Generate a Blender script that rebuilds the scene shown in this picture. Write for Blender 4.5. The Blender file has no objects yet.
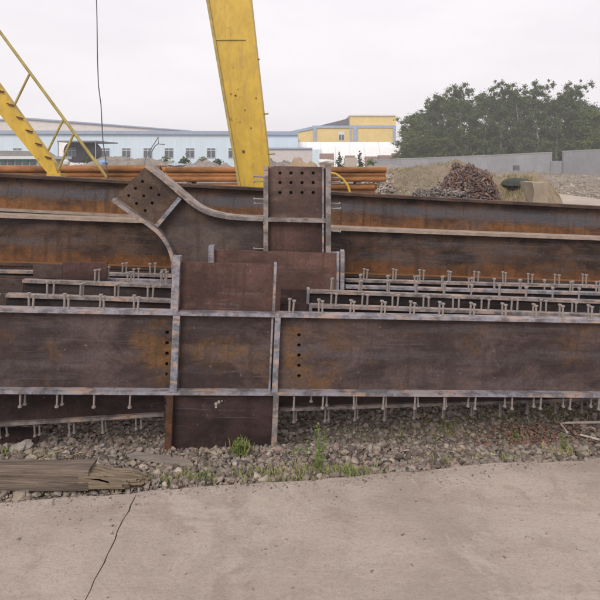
import bpy, bmesh, math, random
import numpy as np
from mathutils import Vector, Matrix, noise
from mathutils.geometry import tessellate_polygon
random.seed(7)
rng = np.random.default_rng(7)
SC = bpy.context.scene
C = SC.collection
F, HZ, CX, EYE = 520.0, 160.0, 300.0, 1.6
CAM = Vector((0, 0, EYE))

def W(px, py, Y):
    return Vector(((px-CX)*Y/F, Y, EYE-(py-HZ)*Y/F))
def ray(px, py):
    return Vector(((px-CX)/F, 1, -(py-HZ)/F))

class Frame:
    """right-handed frame: x along the piece, y backwards, z up"""
    def __init__(s, A, B):
        s.A = A
        u = (B-A).normalized()
        w = Vector((-u.y, u.x, 0)).normalized()
        v = u.cross(w).normalized()
        s.M = Matrix.Translation(A) @ Matrix((u, w, v)).transposed().to_4x4()
        s.I = s.M.inverted()
    def hit(s, px, py, b=0.0):
        o = s.I @ CAM; d = s.I.to_3x3() @ ray(px, py)
        t = (b-o.y)/d.y
        p = o+d*t
        return (p.x, p.z)
    def u(s, px, py=300, b=0.0): return s.hit(px, py, b)[0]

# ------------------------------------------------------------ materials
def newmat(name, rough=0.7, metal=0.0):
    m = bpy.data.materials.new(name); m.use_nodes = True
    nt = m.node_tree; b = nt.nodes['Principled BSDF']
    b.inputs['Roughness'].default_value = rough
    b.inputs['Metallic'].default_value = metal
    return m, nt, b
def N(nt, t, **k):
    n = nt.nodes.new(t)
    for a, v in k.items(): setattr(n, a, v)
    return n
def mixc(nt, fac, a, b, mode='MIX'):
    n = N(nt, 'ShaderNodeMix', data_type='RGBA', blend_type=mode)
    for i, v in ((0, fac), (6, a), (7, b)):
        if hasattr(v, 'is_linked') or hasattr(v, 'links'): nt.links.new(v, n.inputs[i])
        elif i == 0: n.inputs[0].default_value = v
        else: n.inputs[i].default_value = (*v, 1)
    return n.outputs[2]
def coords(nt, scale=(1, 1, 1), off=(0, 0, 0)):
    tc = N(nt, 'ShaderNodeTexCoord'); mp = N(nt, 'ShaderNodeMapping')
    mp.inputs['Scale'].default_value = scale; mp.inputs['Location'].default_value = off
    nt.links.new(tc.outputs['Object'], mp.inputs[0]); return mp.outputs[0]
def nz(nt, vec, scale, detail=5, rough=.55, lo=.4, hi=.6, dist=0):
    n = N(nt, 'ShaderNodeTexNoise'); n.inputs['Scale'].default_value = scale
    n.inputs['Detail'].default_value = detail; n.inputs['Roughness'].default_value = rough
    n.inputs['Distortion'].default_value = dist
    nt.links.new(vec, n.inputs['Vector'])
    r = N(nt, 'ShaderNodeMapRange', interpolation_type='SMOOTHSTEP')
    r.inputs[1].default_value = lo; r.inputs[2].default_value = hi
    nt.links.new(n.outputs[0], r.inputs[0]); return r.outputs[0]
def mathn(nt, op, a, b=0.0, c=None):
    n = N(nt, 'ShaderNodeMath', operation=op)
    for i, v in enumerate((a, b, c)):
        if v is None: continue
        if hasattr(v, 'links'): nt.links.new(v, n.inputs[i])
        else: n.inputs[i].default_value = v
    return n.outputs[0]
def bump(nt, b, h, dist=.01, strength=.5):
    n = N(nt, 'ShaderNodeBump'); n.inputs['Distance'].default_value = dist
    n.inputs['Strength'].default_value = strength
    nt.links.new(h, n.inputs['Height']); nt.links.new(n.outputs[0], b.inputs['Normal'])

def steel(name, base=(.10, .068, .058), dark=(.045, .034, .036), rust=(.23, .10, .035), blue=(.11, .105, .12),
          rustamt=.35, blueamt=.3, spots=(), zband=None, seed=0.0, streak=1.0, rough=.62, blueband=None):
    m, nt, b = newmat(name, rough, 0.0)
    b.inputs['Specular IOR Level'].default_value = .18
    def deep(c, k=.93, q=1.12):
        g_ = sum(c)/3; return tuple(max(.004, (g_+(x-g_)*q)*k) for x in c)
    base, dark, rust, blue = deep(base), deep(dark, .62), deep(rust, .85, 1.0), deep(blue, .8, 1.1)
    v1 = coords(nt, (1, 1, 2.2*streak), (seed, seed*.7, seed*1.3))
    v2 = coords(nt, (.45, 1, 5), (seed*2, 0, seed))
    v3 = coords(nt, (1, 1, 1), (seed*3, 1, 2))
    col = mixc(nt, nz(nt, v1, 2.2, 10, .68, .40, .60, .5), dark, base)
    col = mixc(nt, mathn(nt, 'MULTIPLY', nz(nt, v3, 4.5, 10, .75, .50, .53, .6), .38), col, tuple(c*.62 for c in base))
    col = mixc(nt, mathn(nt, 'MULTIPLY', nz(nt, v2, 2.0, 9, .68, .47, .63), blueamt), col, blue)
    rm = mathn(nt, 'MULTIPLY', nz(nt, v3, 3.1, 11, .74, .53, .64, .3), rustamt)
    # thin pale scratches along the length
    col = mixc(nt, mathn(nt, 'MULTIPLY', nz(nt, coords(nt, (1.2, 1, 40), (seed, 2, seed)), 1.6, 3, .5, .62, .70), .4), col, (.15, .115, .105))
    tc = N(nt, 'ShaderNodeTexCoord'); sep = N(nt, 'ShaderNodeSeparateXYZ'); nt.links.new(tc.outputs['Object'], sep.inputs[0])
    for (sx, sz, rx, rz, amt) in spots:
        dx = mathn(nt, 'DIVIDE', mathn(nt, 'SUBTRACT', sep.outputs[0], sx), rx)
        dz = mathn(nt, 'DIVIDE', mathn(nt, 'SUBTRACT', sep.outputs[2], sz), rz)
        d = mathn(nt, 'ADD', mathn(nt, 'MULTIPLY', dx, dx), mathn(nt, 'MULTIPLY', dz, dz))
        g = N(nt, 'ShaderNodeMapRange', interpolation_type='SMOOTHSTEP')
        g.inputs[1].default_value = 1.0; g.inputs[2].default_value = 0.1
        nt.links.new(d, g.inputs[0])
        n2 = nz(nt, v1, 5.0, 11, .76, .42, .56)
        rm = mathn(nt, 'MAXIMUM', rm, mathn(nt, 'MULTIPLY', mathn(nt, 'MULTIPLY', g.outputs[0], n2), amt))
    if blueband:
        zc, hw, ba = blueband
        q = mathn(nt, 'ADD', sep.outputs[2], mathn(nt, 'MULTIPLY', mathn(nt, 'SUBTRACT', nz(nt, v2, 2.0, 6, .6, .2, .8), .5), hw*.7))
        g = N(nt, 'ShaderNodeMapRange', interpolation_type='SMOOTHSTEP')
        g.inputs[1].default_value = hw; g.inputs[2].default_value = hw*.25
        nt.links.new(mathn(nt, 'ABSOLUTE', mathn(nt, 'SUBTRACT', q, zc)), g.inputs[0])
        col = mixc(nt, mathn(nt, 'MULTIPLY', g.outputs[0], ba), col, blue)
    if zband:
        z0, z1, amt = zband          # rust grows from z1 down to z0
        zz = mathn(nt, 'ADD', sep.outputs[2], mathn(nt, 'MULTIPLY', mathn(nt, 'SUBTRACT', nz(nt, v1, 3.0, 10, .72, .25, .75), .5), (z1-z0)*1.3))
        g = N(nt, 'ShaderNodeMapRange', interpolation_type='SMOOTHSTEP')
        g.inputs[1].default_value = z1; g.inputs[2].default_value = z0
        nt.links.new(zz, g.inputs[0])
        rm = mathn(nt, 'MAXIMUM', rm, mathn(nt, 'MULTIPLY', g.outputs[0], amt))
    rc = mixc(nt, nz(nt, v3, 9.0, 6, .7, .35, .65), tuple(c*.55 for c in rust), rust)
    col = mixc(nt, rm, col, rc)
    col = mixc(nt, mathn(nt, 'MULTIPLY', nz(nt, coords(nt, (1, 1, 1), (seed*5, 4, 1)), 1.7, 7, .7, .52, .72, .8), .32), col, (.15, .112, .10))
    col = mixc(nt, mathn(nt, 'MULTIPLY', nz(nt, coords(nt, (9, 1, .8), (seed, 1, 4)), 1.6, 5, .65, .52, .66), .55), col, tuple(c*.5 for c in base))
    col = mixc(nt, mathn(nt, 'MULTIPLY', nz(nt, coords(nt, (1, 1, 1), (seed, 8, 4)), 34, 2, .5, .71, .74), .45), col, (.24, .19, .17))
    # grain
    col = mixc(nt, mathn(nt, 'MULTIPLY', nz(nt, v3, 55.0, 4, .7, .35, .7), .35), col, tuple(c*.5 for c in dark))
    nt.links.new(col, b.inputs['Base Color'])
    bump(nt, b, nz(nt, v3, 16.0, 10, .75, .2, .8), .006, .6)
    return m

def edge_steel(name, base=(.27, .26, .295), seed=0.0):
    m, nt, b = newmat(name, .5)
    v = coords(nt, (1, 1, 1), (seed, 0, seed)); vs = coords(nt, (1, 3, 3), (seed, 3, 0))
    col = mixc(nt, nz(nt, v, 9, 8, .7, .42, .58), tuple(c*.45 for c in base), base)
    col = mixc(nt, mathn(nt, 'MULTIPLY', nz(nt, vs, 5, 6, .6, .5, .62), .75), col, (.42, .29, .22))
    col = mixc(nt, mathn(nt, 'MULTIPLY', nz(nt, vs, 13, 6, .7, .54, .64), .8), col, (.12, .07, .05))
    nt.links.new(col, b.inputs['Base Color'])
    bump(nt, b, nz(nt, v, 60, 5, .7, .2, .8), .002, .5)
    return m

def plain(name, col, rough=.8, var=.25, scale=6.0, col2=None, bumpd=.004, stretch=(1, 1, 1), metal=0.0):
    m, nt, b = newmat(name, rough, metal)
    v = coords(nt, stretch)
    c2 = col2 or tuple(c*(1-var) for c in col)
    c = mixc(nt, nz(nt, v, scale, 7, .65, .35, .65), c2, col)
    c = mixc(nt, mathn(nt, 'MULTIPLY', nz(nt, v, scale*6, 4, .6, .4, .7), .3), c, tuple(x*.6 for x in c2))
    nt.links.new(c, b.inputs['Base Color'])
    if bumpd: bump(nt, b, nz(nt, v, scale*5, 6, .7, .2, .8), bumpd, .6)
    return m

# ------------------------------------------------------------ mesh building
class MB:
    def __init__(s): s.bm = bmesh.new()
    def poly_prism(s, outer, holes, y0, y1):
        """outer/holes: lists of (x,z). solid between y0 and y1"""
        loops = [list(outer)]+[list(h) for h in holes]
        tris = tessellate_polygon([[Vector((x, z, 0)) for x, z in l] for l in loops])
        flat = [p for l in loops for p in l]
        fr = [s.bm.verts.new((x, y0, z)) for x, z in flat]
        bk = [s.bm.verts.new((x, y1, z)) for x, z in flat]
        for t in tris:
            for vs, rev in ((fr, False), (bk, True)):
                f = [vs[i] for i in t]
                if rev: f = f[::-1]
                try: s.bm.faces.new(f)
                except ValueError: pass
        o = 0
        for l in loops:
            n = len(l)
            for i in range(n):
                a, b2 = o+i, o+(i+1) % n
                try: s.bm.faces.new((fr[a], fr[b2], bk[b2], bk[a]))
                except ValueError: pass
            o += n
        return s
    def box(s, x0, x1, y0, y1, z0, z1):
        return s.poly_prism([(x0, z0), (x1, z0), (x1, z1), (x0, z1)], [], y0, y1)
    def strip(s, pts, t, y0, y1):
        """plate of thickness t following pts (x,z) centreline"""
        P = [Vector(p) for p in pts]; L, R = [], []
        for i, p in enumerate(P):
            d = (P[min(i+1, len(P)-1)]-P[max(i-1, 0)]).normalized()
            n = Vector((-d.y, d.x))*t/2
            L.append(p+n); R.append(p-n)
        for i in range(len(P)-1):
            pass
        vs = []
        for i in range(len(P)):
            vs.append([s.bm.verts.new((q.x, y, q.y)) for q, y in ((L[i], y0), (L[i], y1), (R[i], y1), (R[i], y0))])
        for i in range(len(P)-1):
            for k in range(4):
                s.bm.faces.new((vs[i][k], vs[i][(k+1) % 4], vs[i+1][(k+1) % 4], vs[i+1][k]))
        s.bm.faces.new(vs[0][::-1]); s.bm.faces.new(vs[-1])
        return s
    def tube(s, pts, rad, n=8, caps=True):
        """pts list of Vector; rad float or list"""
        pts = [Vector(p) for p in pts]; rings = []
        if not hasattr(rad, '__len__'): rad = [rad]*len(pts)
        up = Vector((0, 0, 1)); prev = None
        for i, p in enumerate(pts):
            d = (pts[min(i+1, len(pts)-1)]-pts[max(i-1, 0)]).normalized()
            a = prev if prev is not None else (up if abs(d.z) < .9 else Vector((1, 0, 0)))
            x = (a - d*a.dot(d)).normalized(); y = d.cross(x); prev = x
            rings.append([s.bm.verts.new(p+x*rad[i]*math.cos(2*math.pi*k/n)+y*rad[i]*math.sin(2*math.pi*k/n)) for k in range(n)])
        for i in range(len(rings)-1):
            for k in range(n):
                s.bm.faces.new((rings[i][k], rings[i][(k+1) % n], rings[i+1][(k+1) % n], rings[i+1][k]))
        if caps: s.bm.faces.new(rings[0][::-1]); s.bm.faces.new(rings[-1])
        return s
    def build(s, name, mat, parent=None, smooth=False, M=None):
        bmesh.ops.recalc_face_normals(s.bm, faces=s.bm.faces[:])
        me = bpy.data.meshes.new(name); s.bm.to_mesh(me); s.bm.free()
        me.materials.append(mat)
        if smooth: me.polygons.foreach_set('use_smooth', [True]*len(me.polygons))
        o = bpy.data.objects.new(name, me); C.objects.link(o)
        if parent is not None: o.parent = parent
        if M is not None: o.matrix_world = M
        return o
def circ(x, z, r, n=14):
    return [(x+r*math.cos(2*math.pi*k/n), z+r*math.sin(2*math.pi*k/n)) for k in range(n)]
def thing(name, label, cat, M=None, group=None):
    o = bpy.data.objects.new(name, None); C.objects.link(o); o.empty_display_size = .1
    if M is not None: o.matrix_world = M
    o['label'] = label; o['category'] = cat
    if group: o['group'] = group
    return o
def tag(o, label, cat, group=None):
    o['label'] = label; o['category'] = cat
    if group: o['group'] = group
    return o
def kind(o, k, label=None, cat=None):
    o['kind'] = k
    if label: o['label'] = label
    if cat: o['category'] = cat
    return o
def npmesh(name, V, Fc, mat, parent=None, col=None, smooth=False):
    me = bpy.data.meshes.new(name)
    V = np.asarray(V, dtype=np.float32); Fc = np.asarray(Fc, dtype=np.int32)
    n, k = Fc.shape
    me.vertices.add(len(V)); me.vertices.foreach_set('co', V.ravel())
    me.loops.add(n*k); me.loops.foreach_set('vertex_index', Fc.ravel())
    me.polygons.add(n); me.polygons.foreach_set('loop_start', np.arange(0, n*k, k, dtype=np.int32))
    try: me.polygons.foreach_set('loop_total', np.full(n, k, dtype=np.int32))
    except Exception: pass
    me.update(calc_edges=True)
    if col is not None:
        a = me.color_attributes.new('tint', 'FLOAT_COLOR', 'POINT')
        a.data.foreach_set('color', np.asarray(col, dtype=np.float32).ravel())
    if smooth: me.polygons.foreach_set('use_smooth', np.ones(n, dtype=bool))
    me.materials.append(mat); me.validate()
    o = bpy.data.objects.new(name, me); C.objects.link(o)
    if parent is not None: o.parent = parent
    return o
def copy_tree(o, parent=None):
    c = o.copy(); C.objects.link(c); c.parent = parent
    for ch in [x for x in C.objects if x.parent == o]: copy_tree(ch, c)
    return c

# ------------------------------------------------------------ camera, light, world
cam = bpy.data.cameras.new('camera'); co = bpy.data.objects.new('camera', cam); C.objects.link(co)
co.location = CAM; co.rotation_euler = (math.radians(90), 0, 0)
cam.sensor_width = 36; cam.lens = 36*F/600; cam.shift_y = -(300-HZ)/600
cam.clip_end = 2000; cam.clip_start = .05
SC.camera = co
SUN_EL, SUN_AZ = 40, 200      # degrees
sun = bpy.data.lights.new('sun', 'SUN'); sun.energy = 1.9; sun.angle = math.radians(25); sun.color = (1, .95, .88)
so = bpy.data.objects.new('sun', sun); C.objects.link(so)
# sun stands behind the camera, a little to the left
so.rotation_euler = (math.radians(90-SUN_EL), 0, math.radians(-18))
wd = bpy.data.worlds.new('World'); SC.world = wd; wd.use_nodes = True
nt = wd.node_tree; bg = nt.nodes['Background']
sky = N(nt, 'ShaderNodeTexSky', sky_type='NISHITA'); sky.sun_disc = False
sky.sun_elevation = math.radians(SUN_EL); sky.sun_rotation = math.radians(180+18)
sky.dust_density = 6; sky.air_density = 1.5
tc = N(nt, 'ShaderNodeTexCoord')
mp = N(nt, 'ShaderNodeMapping'); mp.inputs['Scale'].default_value = (1, 1, 3.5); nt.links.new(tc.outputs['Generated'], mp.inputs[0])
cl = nz(nt, mp.outputs[0], 2.2, 6, .55, .3, .7)
cloud = mixc(nt, cl, (6.65, 6.33, 6.62), (7.35, 7.02, 7.25))
out = mixc(nt, .93, sky.outputs[0], cloud)
nt.links.new(out, bg.inputs[0]); bg.inputs[1].default_value = .13
SC.view_settings.view_transform = 'Standard'; SC.view_settings.look = 'None'
SC.cycles.volume_bounces = 3; SC.cycles.max_bounces = 8
SC.view_settings.exposure = 0.16; SC.view_settings.gamma = 1

# ------------------------------------------------------------ material set
S_web1 = None
M_edge = edge_steel('edge steel'); M_edge2 = edge_steel('edge steel pale', (.26, .222, .215), 4)
M_edgeb = edge_steel('edge steel blue', (.24, .245, .285), 9)
M_plate = steel('brown plate', (.135, .078, .067), (.085, .05, .045), blueamt=.1, rustamt=.15, seed=3)
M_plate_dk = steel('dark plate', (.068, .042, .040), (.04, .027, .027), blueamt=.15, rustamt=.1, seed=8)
M_web_dk = steel('dark web', (.07, .05, .045), (.035, .028, .028), rustamt=.3, seed=12)
M_rustedge = steel('rusty edge', (.15, .07, .04), (.08, .045, .035), rustamt=.6, seed=5)
M_stud = plain('stud steel', (.37, .315, .295), .45, .5, 14, bumpd=.001)
M_bigflange = plain('pale flange edge', (.38, .29, .23), .6, .35, 8, stretch=(1, 2, 2))
M_orange = plain('orange rust pipe', (.44, .19, .065), .8, .6, 2.2, stretch=(.6, 2, 2))
M_yellow = plain('yellow paint', (.60, .385, .04), .5, .2, 2.2, bumpd=.001, stretch=(1, 1, .5))
def rust_specks(m):
    nt = m.node_tree; b = nt.nodes['Principled BSDF']; src = b.inputs['Base Color'].links[0].from_socket
    v = coords(nt, (1, 1, .8), (3, 3, 3))
    c = mixc(nt, mathn(nt, 'MULTIPLY', nz(nt, v, 6, 7, .75, .60, .66), .8), src, (.13, .06, .03))
    c = mixc(nt, mathn(nt, 'MULTIPLY', nz(nt, coords(nt, (5, 5, .6)), 2.5, 8, .75, .5, .66), .55), c, (.33, .20, .06))
    nt.links.new(c, b.inputs['Base Color'])
rust_specks(M_yellow)
M_wood = plain('weathered timber', (.27, .205, .16), .88, .6, 5, stretch=(.5, 9, 9), bumpd=.014)
M_woodpale = plain('pale split timber', (.37, .285, .195), .88, .5, 6, stretch=(.5, 10, 10), bumpd=.014)
M_black = plain('black rubber', (.02, .02, .022), .6, .2)

# ------------------------------------------------------------ ground
edge_px = [(-600, 530), (-250, 512), (-100, 506), (-20, 503), (30, 500), (62, 498), (100, 496), (127, 494.5), (150, 490.5), (200, 486.5), (250, 484), (300, 481),
           (340, 478), (380, 473.5), (420, 470), (450, 467.5), (500, 464), (550, 461), (600, 458), (700, 452), (900, 441), (1300, 425)]
edge_pts = [(W(a, b, EYE*F/(b-HZ)).x, EYE*F/(b-HZ)) for a, b in edge_px]
EX = np.array([p[0] for p in edge_pts]); EY = np.array([p[1] for p in edge_pts])
def edgeY(x): return float(np.interp(x, EX, EY))
def zg(x, y, detail=True):
    e = edgeY(x)
    t = min(max((y-e)/(3.0-e+1e-6), 0), 1)
    z = -.04 - .085*t
    s = min(max((y-3.02)/.45, 0), 1); z -= .17*s*s*(3-2*s)
    s = min(max((y-6.2)/2.5, 0), 1); z += .235*s*s*(3-2*s)
    if y < e: z = -.09
    if detail and e < y < 9: z += .014*noise.noise(Vector((x*2.3, y*2.3, 0)))
    if y > 9:
        z += .07*noise.noise(Vector((x*.5, y*.5, 3)))*min(1, (y-9)/4)
    return z
def G(px, py):
    Y = EYE*F/(py-HZ)
    for _ in range(12):
        x = (px-CX)*Y/F; Y = (EYE-zg(x, Y, False))*F/(py-HZ)
    x = (px-CX)*Y/F
    return Vector((x, Y, zg(x, Y)))
def terrain():
    xs = np.unique(np.concatenate([-np.geomspace(4, 500, 34), np.arange(-4, 4.01, .08), np.geomspace(4, 500, 34)]))
    ys = np.unique(np.concatenate([[-50, -25, -10, 0, 1.2], np.arange(2, 5.2, .07), np.arange(5.2, 12, .35), np.geomspace(12, 600, 60)]))
    V = [(x, y, zg(x, y)) for y in ys for x in xs]
    nx = len(xs); Fc = [(j*nx+i, j*nx+i+1, (j+1)*nx+i+1, (j+1)*nx+i) for j in range(len(ys)-1) for i in range(nx-1)]
    m, nt, b = newmat('dirt and gravel', .95)
    v = coords(nt)
    c = mixc(nt, nz(nt, v, .35, 8, .65, .38, .62), (.30, .24, .17), (.22, .19, .15))
    c = mixc(nt, nz(nt, v, 2.4, 8, .7, .45, .6), c, (.36, .31, .25))
    c = mixc(nt, mathn(nt, 'MULTIPLY', nz(nt, v, .13, 6, .6, .52, .62), .6), c, (.13, .15, .06))
    vo = N(nt, 'ShaderNodeTexVoronoi'); vo.inputs['Scale'].default_value = 22; nt.links.new(v, vo.inputs['Vector'])
    c = mixc(nt, mathn(nt, 'MULTIPLY', vo.outputs['Distance'], .5), c, (.09, .07, .06))
    nt.links.new(c, b.inputs['Base Color']); bump(nt, b, nz(nt, v, 9, 8, .7, .2, .8), .04, .8)
    o = npmesh('ground', V, Fc, m, smooth=True); kind(o, 'structure')
terrain()

def concrete_mat(name, a=(.45, .375, .325), b2=(.34, .28, .24)):
    m, nt, b = newmat(name, .88)
    v = coords(nt)
    c = mixc(nt, nz(nt, v, 1.3, 9, .66, .36, .64, .3), b2, a)
    c = mixc(nt, mathn(nt, 'MULTIPLY', nz(nt, v, 5.0, 8, .7, .5, .7, .6), .5), c, (.25, .19, .15))
    c = mixc(nt, mathn(nt, 'MULTIPLY', nz(nt, coords(nt, (1, 1, 1), (5, 2, 0)), 3.0, 7, .7, .52, .66), .45), c, (.52, .45, .38))
    c = mixc(nt, mathn(nt, 'MULTIPLY', nz(nt, v, 60.0, 5, .8, .45, .75), .45), c, (.17, .13, .10))
    c = mixc(nt, mathn(nt, 'MULTIPLY', nz(nt, v, 24.0, 3, .6, .66, .72), .8), c, (.11, .08, .065))
    # worn wheel tracks, exposed aggregate and damp stains
    c = mixc(nt, mathn(nt, 'MULTIPLY', nz(nt, coords(nt, (.25, 2.2, 1), (1, 7, 0)), 1.5, 9, .7, .50, .60, .5), .35), c, (.27, .21, .17))
    c = mixc(nt, mathn(nt, 'MULTIPLY', nz(nt, coords(nt, (1, 1, 1), (9, 2, 0)), 1.1, 10, .75, .56, .60, .7), .5), c, (.50, .43, .37))
    vo = N(nt, 'ShaderNodeTexVoronoi'); vo.inputs['Scale'].default_value = 130; nt.links.new(v, vo.inputs['Vector'])
    sp = N(nt, 'ShaderNodeMapRange'); sp.inputs[1].default_value = .22; sp.inputs[2].default_value = .16; nt.links.new(vo.outputs['Distance'], sp.inputs[0])
    c = mixc(nt, mathn(nt, 'MULTIPLY', mathn(nt, 'MULTIPLY', sp.outputs[0], nz(nt, v, 3.0, 6, .7, .45, .6)), .55), c, (.20, .155, .13))
    nt.links.new(c, b.inputs['Base Color'])
    h = mathn(nt, 'ADD', nz(nt, v, 6, 9, .7, .2, .8), mathn(nt, 'MULTIPLY', nz(nt, v, 70, 6, .8, .2, .8), .35))
    bump(nt, b, h, .012, .7)
    return m
M_conc = concrete_mat('old concrete')
def slab(name, x0, x1, jag0, jag1, seed):
    """paving slab from far behind the camera to the ragged edge of the gravel"""
    m = MB(); n = int(max(40, (x1-x0)/.02)) if x1-x0 < 6 else 500
    top = []
    for i in range(n+1):
        x = x0+(x1-x0)*i/n
        y = edgeY(x)+.012*noise.noise(Vector((x*9, seed, 0)))+.02*noise.noise(Vector((x*2.5, seed, 5)))
        top.append((x, y))
    def side(jag, x, rev):
        pts = []
        if jag:
            ye = edgeY(x); k = 30
            for i in range(1, k):
                y = ye+(1.2-ye)*i/k
                pts.append((x+jag*(.002+.009*abs(noise.noise(Vector((y*9, 3, 0)))))+.022*noise.noise(Vector((y*4.1, 1, 9)))+.007*noise.noise(Vector((y*23, 1, 4))), y))
            pts.append((pts[-1][0], -6))
        else: pts.append((x, -6))
        return pts
    right = side(jag1, x1, False); left = side(jag0, x0, False)[::-1]
    outl = top+right+left
    m.poly_prism(outl, [], -.15, 0)       # built in x/z then stood flat
    for v in m.bm.verts: v.co = Vector((v.co.x, v.co.z, v.co.y))
    o = m.build(name, M_conc); kind(o, 'structure'); return o
XC = W(135, 500, 2.47).x
slab('pavement', -14, XC, 0, -1, 2.0)
slab('pavement', XC, 14, 1, 0, 2.0)

# ------------------------------------------------------------ gravel (uncountable)
def ico():
    bm = bmesh.new(); bmesh.ops.create_icosphere(bm, subdivisions=1, radius=1)
    V = np.array([v.co[:] for v in bm.verts]); Fc = np.array([[v.index for v in f.verts] for f in bm.faces]); bm.free()
    return V, Fc
IV, IF = ico()
def hull(k):
    bm = bmesh.new()
    for i in range(k):
        d = Vector(rng.normal(size=3)).normalized()*float(rng.uniform(.8, 1.1)); bm.verts.new(d)
    bmesh.ops.convex_hull(bm, input=bm.verts[:]); bmesh.ops.delete(bm, geom=[v for v in bm.verts if not v.link_faces], context='VERTS')
    bmesh.ops.bevel(bm, geom=bm.edges[:], offset=.07, segments=1, affect='EDGES', clamp_overlap=True)
    bmesh.ops.triangulate(bm, faces=bm.faces[:]); bm.verts.index_update()
    V = np.array([v.co[:] for v in bm.verts]); Fc = np.array([[v.index for v in f.verts] for f in bm.faces]); bm.free()
    return V, Fc
HULLS = [hull(int(rng.integers(8, 14))) for _ in range(48)]
def stones(name, P, R, mat, pal, flat=.7):
    P = np.asarray(P); R = np.asarray(R); which = rng.integers(0, len(HULLS), len(P)); VV, FF, CC = [], [], []; base = 0
    for h_i, (HV, HF) in enumerate(HULLS):
        sel = which == h_i; n = int(sel.sum()); nv = len(HV)
        if not n: continue
        Vs = np.repeat(HV[None], n, 0)*np.stack([rng.uniform(.75, 1.35, n), rng.uniform(.75, 1.2, n), rng.uniform(flat*.65, flat*1.25, n)], 1)[:, None, :]
        a = rng.uniform(0, 6.28, n); b = rng.normal(0, .55, n)
        ca, sa, cb, sb = np.cos(a), np.sin(a), np.cos(b), np.sin(b); z0 = np.zeros(n); o1 = np.ones(n)
        Rz = np.stack([np.stack([ca, -sa, z0], 1), np.stack([sa, ca, z0], 1), np.stack([z0, z0, o1], 1)], 1)
        Rx = np.stack([np.stack([o1, z0, z0], 1), np.stack([z0, cb, -sb], 1), np.stack([z0, sb, cb], 1)], 1)
        Vs = np.einsum('nij,nvj->nvi', Rx@Rz, Vs)*R[sel][:, None, None]+P[sel][:, None, :]
        FF.append((HF[None]+(np.arange(n)*nv)[:, None, None]+base).reshape(-1, 3)); VV.append(Vs.reshape(-1, 3)); base += n*nv
        colr = np.array(pal)[rng.integers(0, len(pal), n)]*rng.uniform(.7, 1.25, (n, 1))
        CC.append(np.concatenate([np.repeat(colr, nv, 0), np.ones((n*nv, 1))], 1))
    return npmesh(name, np.concatenate(VV), np.concatenate(FF), mat, col=np.concatenate(CC))
def tintmat(name, rough=.9, nscale=25):
    m, nt, b = newmat(name, rough)
    a = N(nt, 'ShaderNodeAttribute'); a.attribute_name = 'tint'
    v = coords(nt)
    c = mixc(nt, mathn(nt, 'MULTIPLY', nz(nt, v, nscale, 7, .7, .4, .7), .5), a.outputs['Color'], (.10, .075, .06))
    nt.links.new(c, b.inputs['Base Color']); bump(nt, b, nz(nt, v, nscale*3, 6, .7, .2, .8), .004, .7)
    return m
M_stone = tintmat('gravel stones')
PAL = [(.12, .095, .08), (.32, .26, .215), (.27, .215, .18), (.38, .32, .265), (.19, .15, .13), (.30, .215, .18), (.28, .25, .225), (.17, .14, .12), (.30, .25, .19)]
P, R = [], []
while len(P) < 36000:
    x = rng.uniform(-2.9, 3.3); y = rng.uniform(2.35, 4.3)
    if y < edgeY(x)+.012: continue
    if y > 3.5 and rng.random() < .6: continue
    r = float(np.clip(rng.lognormal(-4.38, .42), .005, .032))
    if y < edgeY(x)+.10: r *= .55
    P.append((x, y, zg(x, y)+rng.uniform(-.1, .55)*r+rng.uniform(0, .012))); R.append(r)
kind(stones('gravel', P, R, M_stone, PAL), 'stuff', 'brownish grey crushed stone between the concrete slab and the girders', 'gravel')
P, R = [], []
for i in range(2400):
    x = rng.uniform(-2.6, 3.0); y = edgeY(x)-abs(rng.normal(0, .035))*(1+2*(noise.noise(Vector((x*1.7, 2, 2))) > .1))-(rng.random() < .05)*rng.uniform(0, .6)
    r_ = float(np.clip(rng.lognormal(-6.1, .5), .001, .008)); P.append((x, y, r_*.4)); R.append(r_)
kind(stones('grit', P, R, M_stone, PAL), 'stuff', 'fine grit and small chips scattered along the concrete edge', 'grit')
# red brick crumbs at the right
P, R = [], []
for i in range(320):
    g = G(rng.normal(535, 30), rng.uniform(428, 450)); r = rng.uniform(.006, .015)
    P.append((g.x, g.y, g.z+.03)); R.append(r)
kind(stones('brick_crumbs', P, R, M_stone, [(.28, .13, .095), (.23, .11, .085), (.30, .17, .13)]), 'stuff', 'reddish broken brick crumbs scattered in the gravel at right', 'rubble')

# single larger stones
def rock(px, py, r, label, col=(.40, .35, .31)):
    g = G(px, py); bm = bmesh.new(); bmesh.ops.create_icosphere(bm, subdivisions=3, radius=r)
    for v in bm.verts:
        d = noise.noise(v.co*(1.4/r)+Vector((px, 0, 0)))
        v.co *= 1+.45*d+.12*noise.noise(v.co*(5/r)); v.co.z *= .55
    m = MB(); m.bm.free(); m.bm = bm
    o = m.build('rock', plain('rock '+str(px), col, .9, .3, 12, bumpd=.006)); o.location = (g.x, g.y, g.z+r*.3); tag(o, label, 'rock')
rock(22, 452, .062, 'large pale rounded stone lying above the timber beam at left')
rock(40, 458, .035, 'fist sized grey stone just right of the large pale stone', (.3, .25, .22))
rock(20, 500, .04, 'low tan stone against the slab below the timber beam', (.36, .30, .23))
rock(262, 462, .03, 'brown stone in front of the column stub below its right half', (.3, .23, .2))
rock(512, 470, .024, 'small grey stone at the slab edge at right', (.4, .34, .3))

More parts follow.
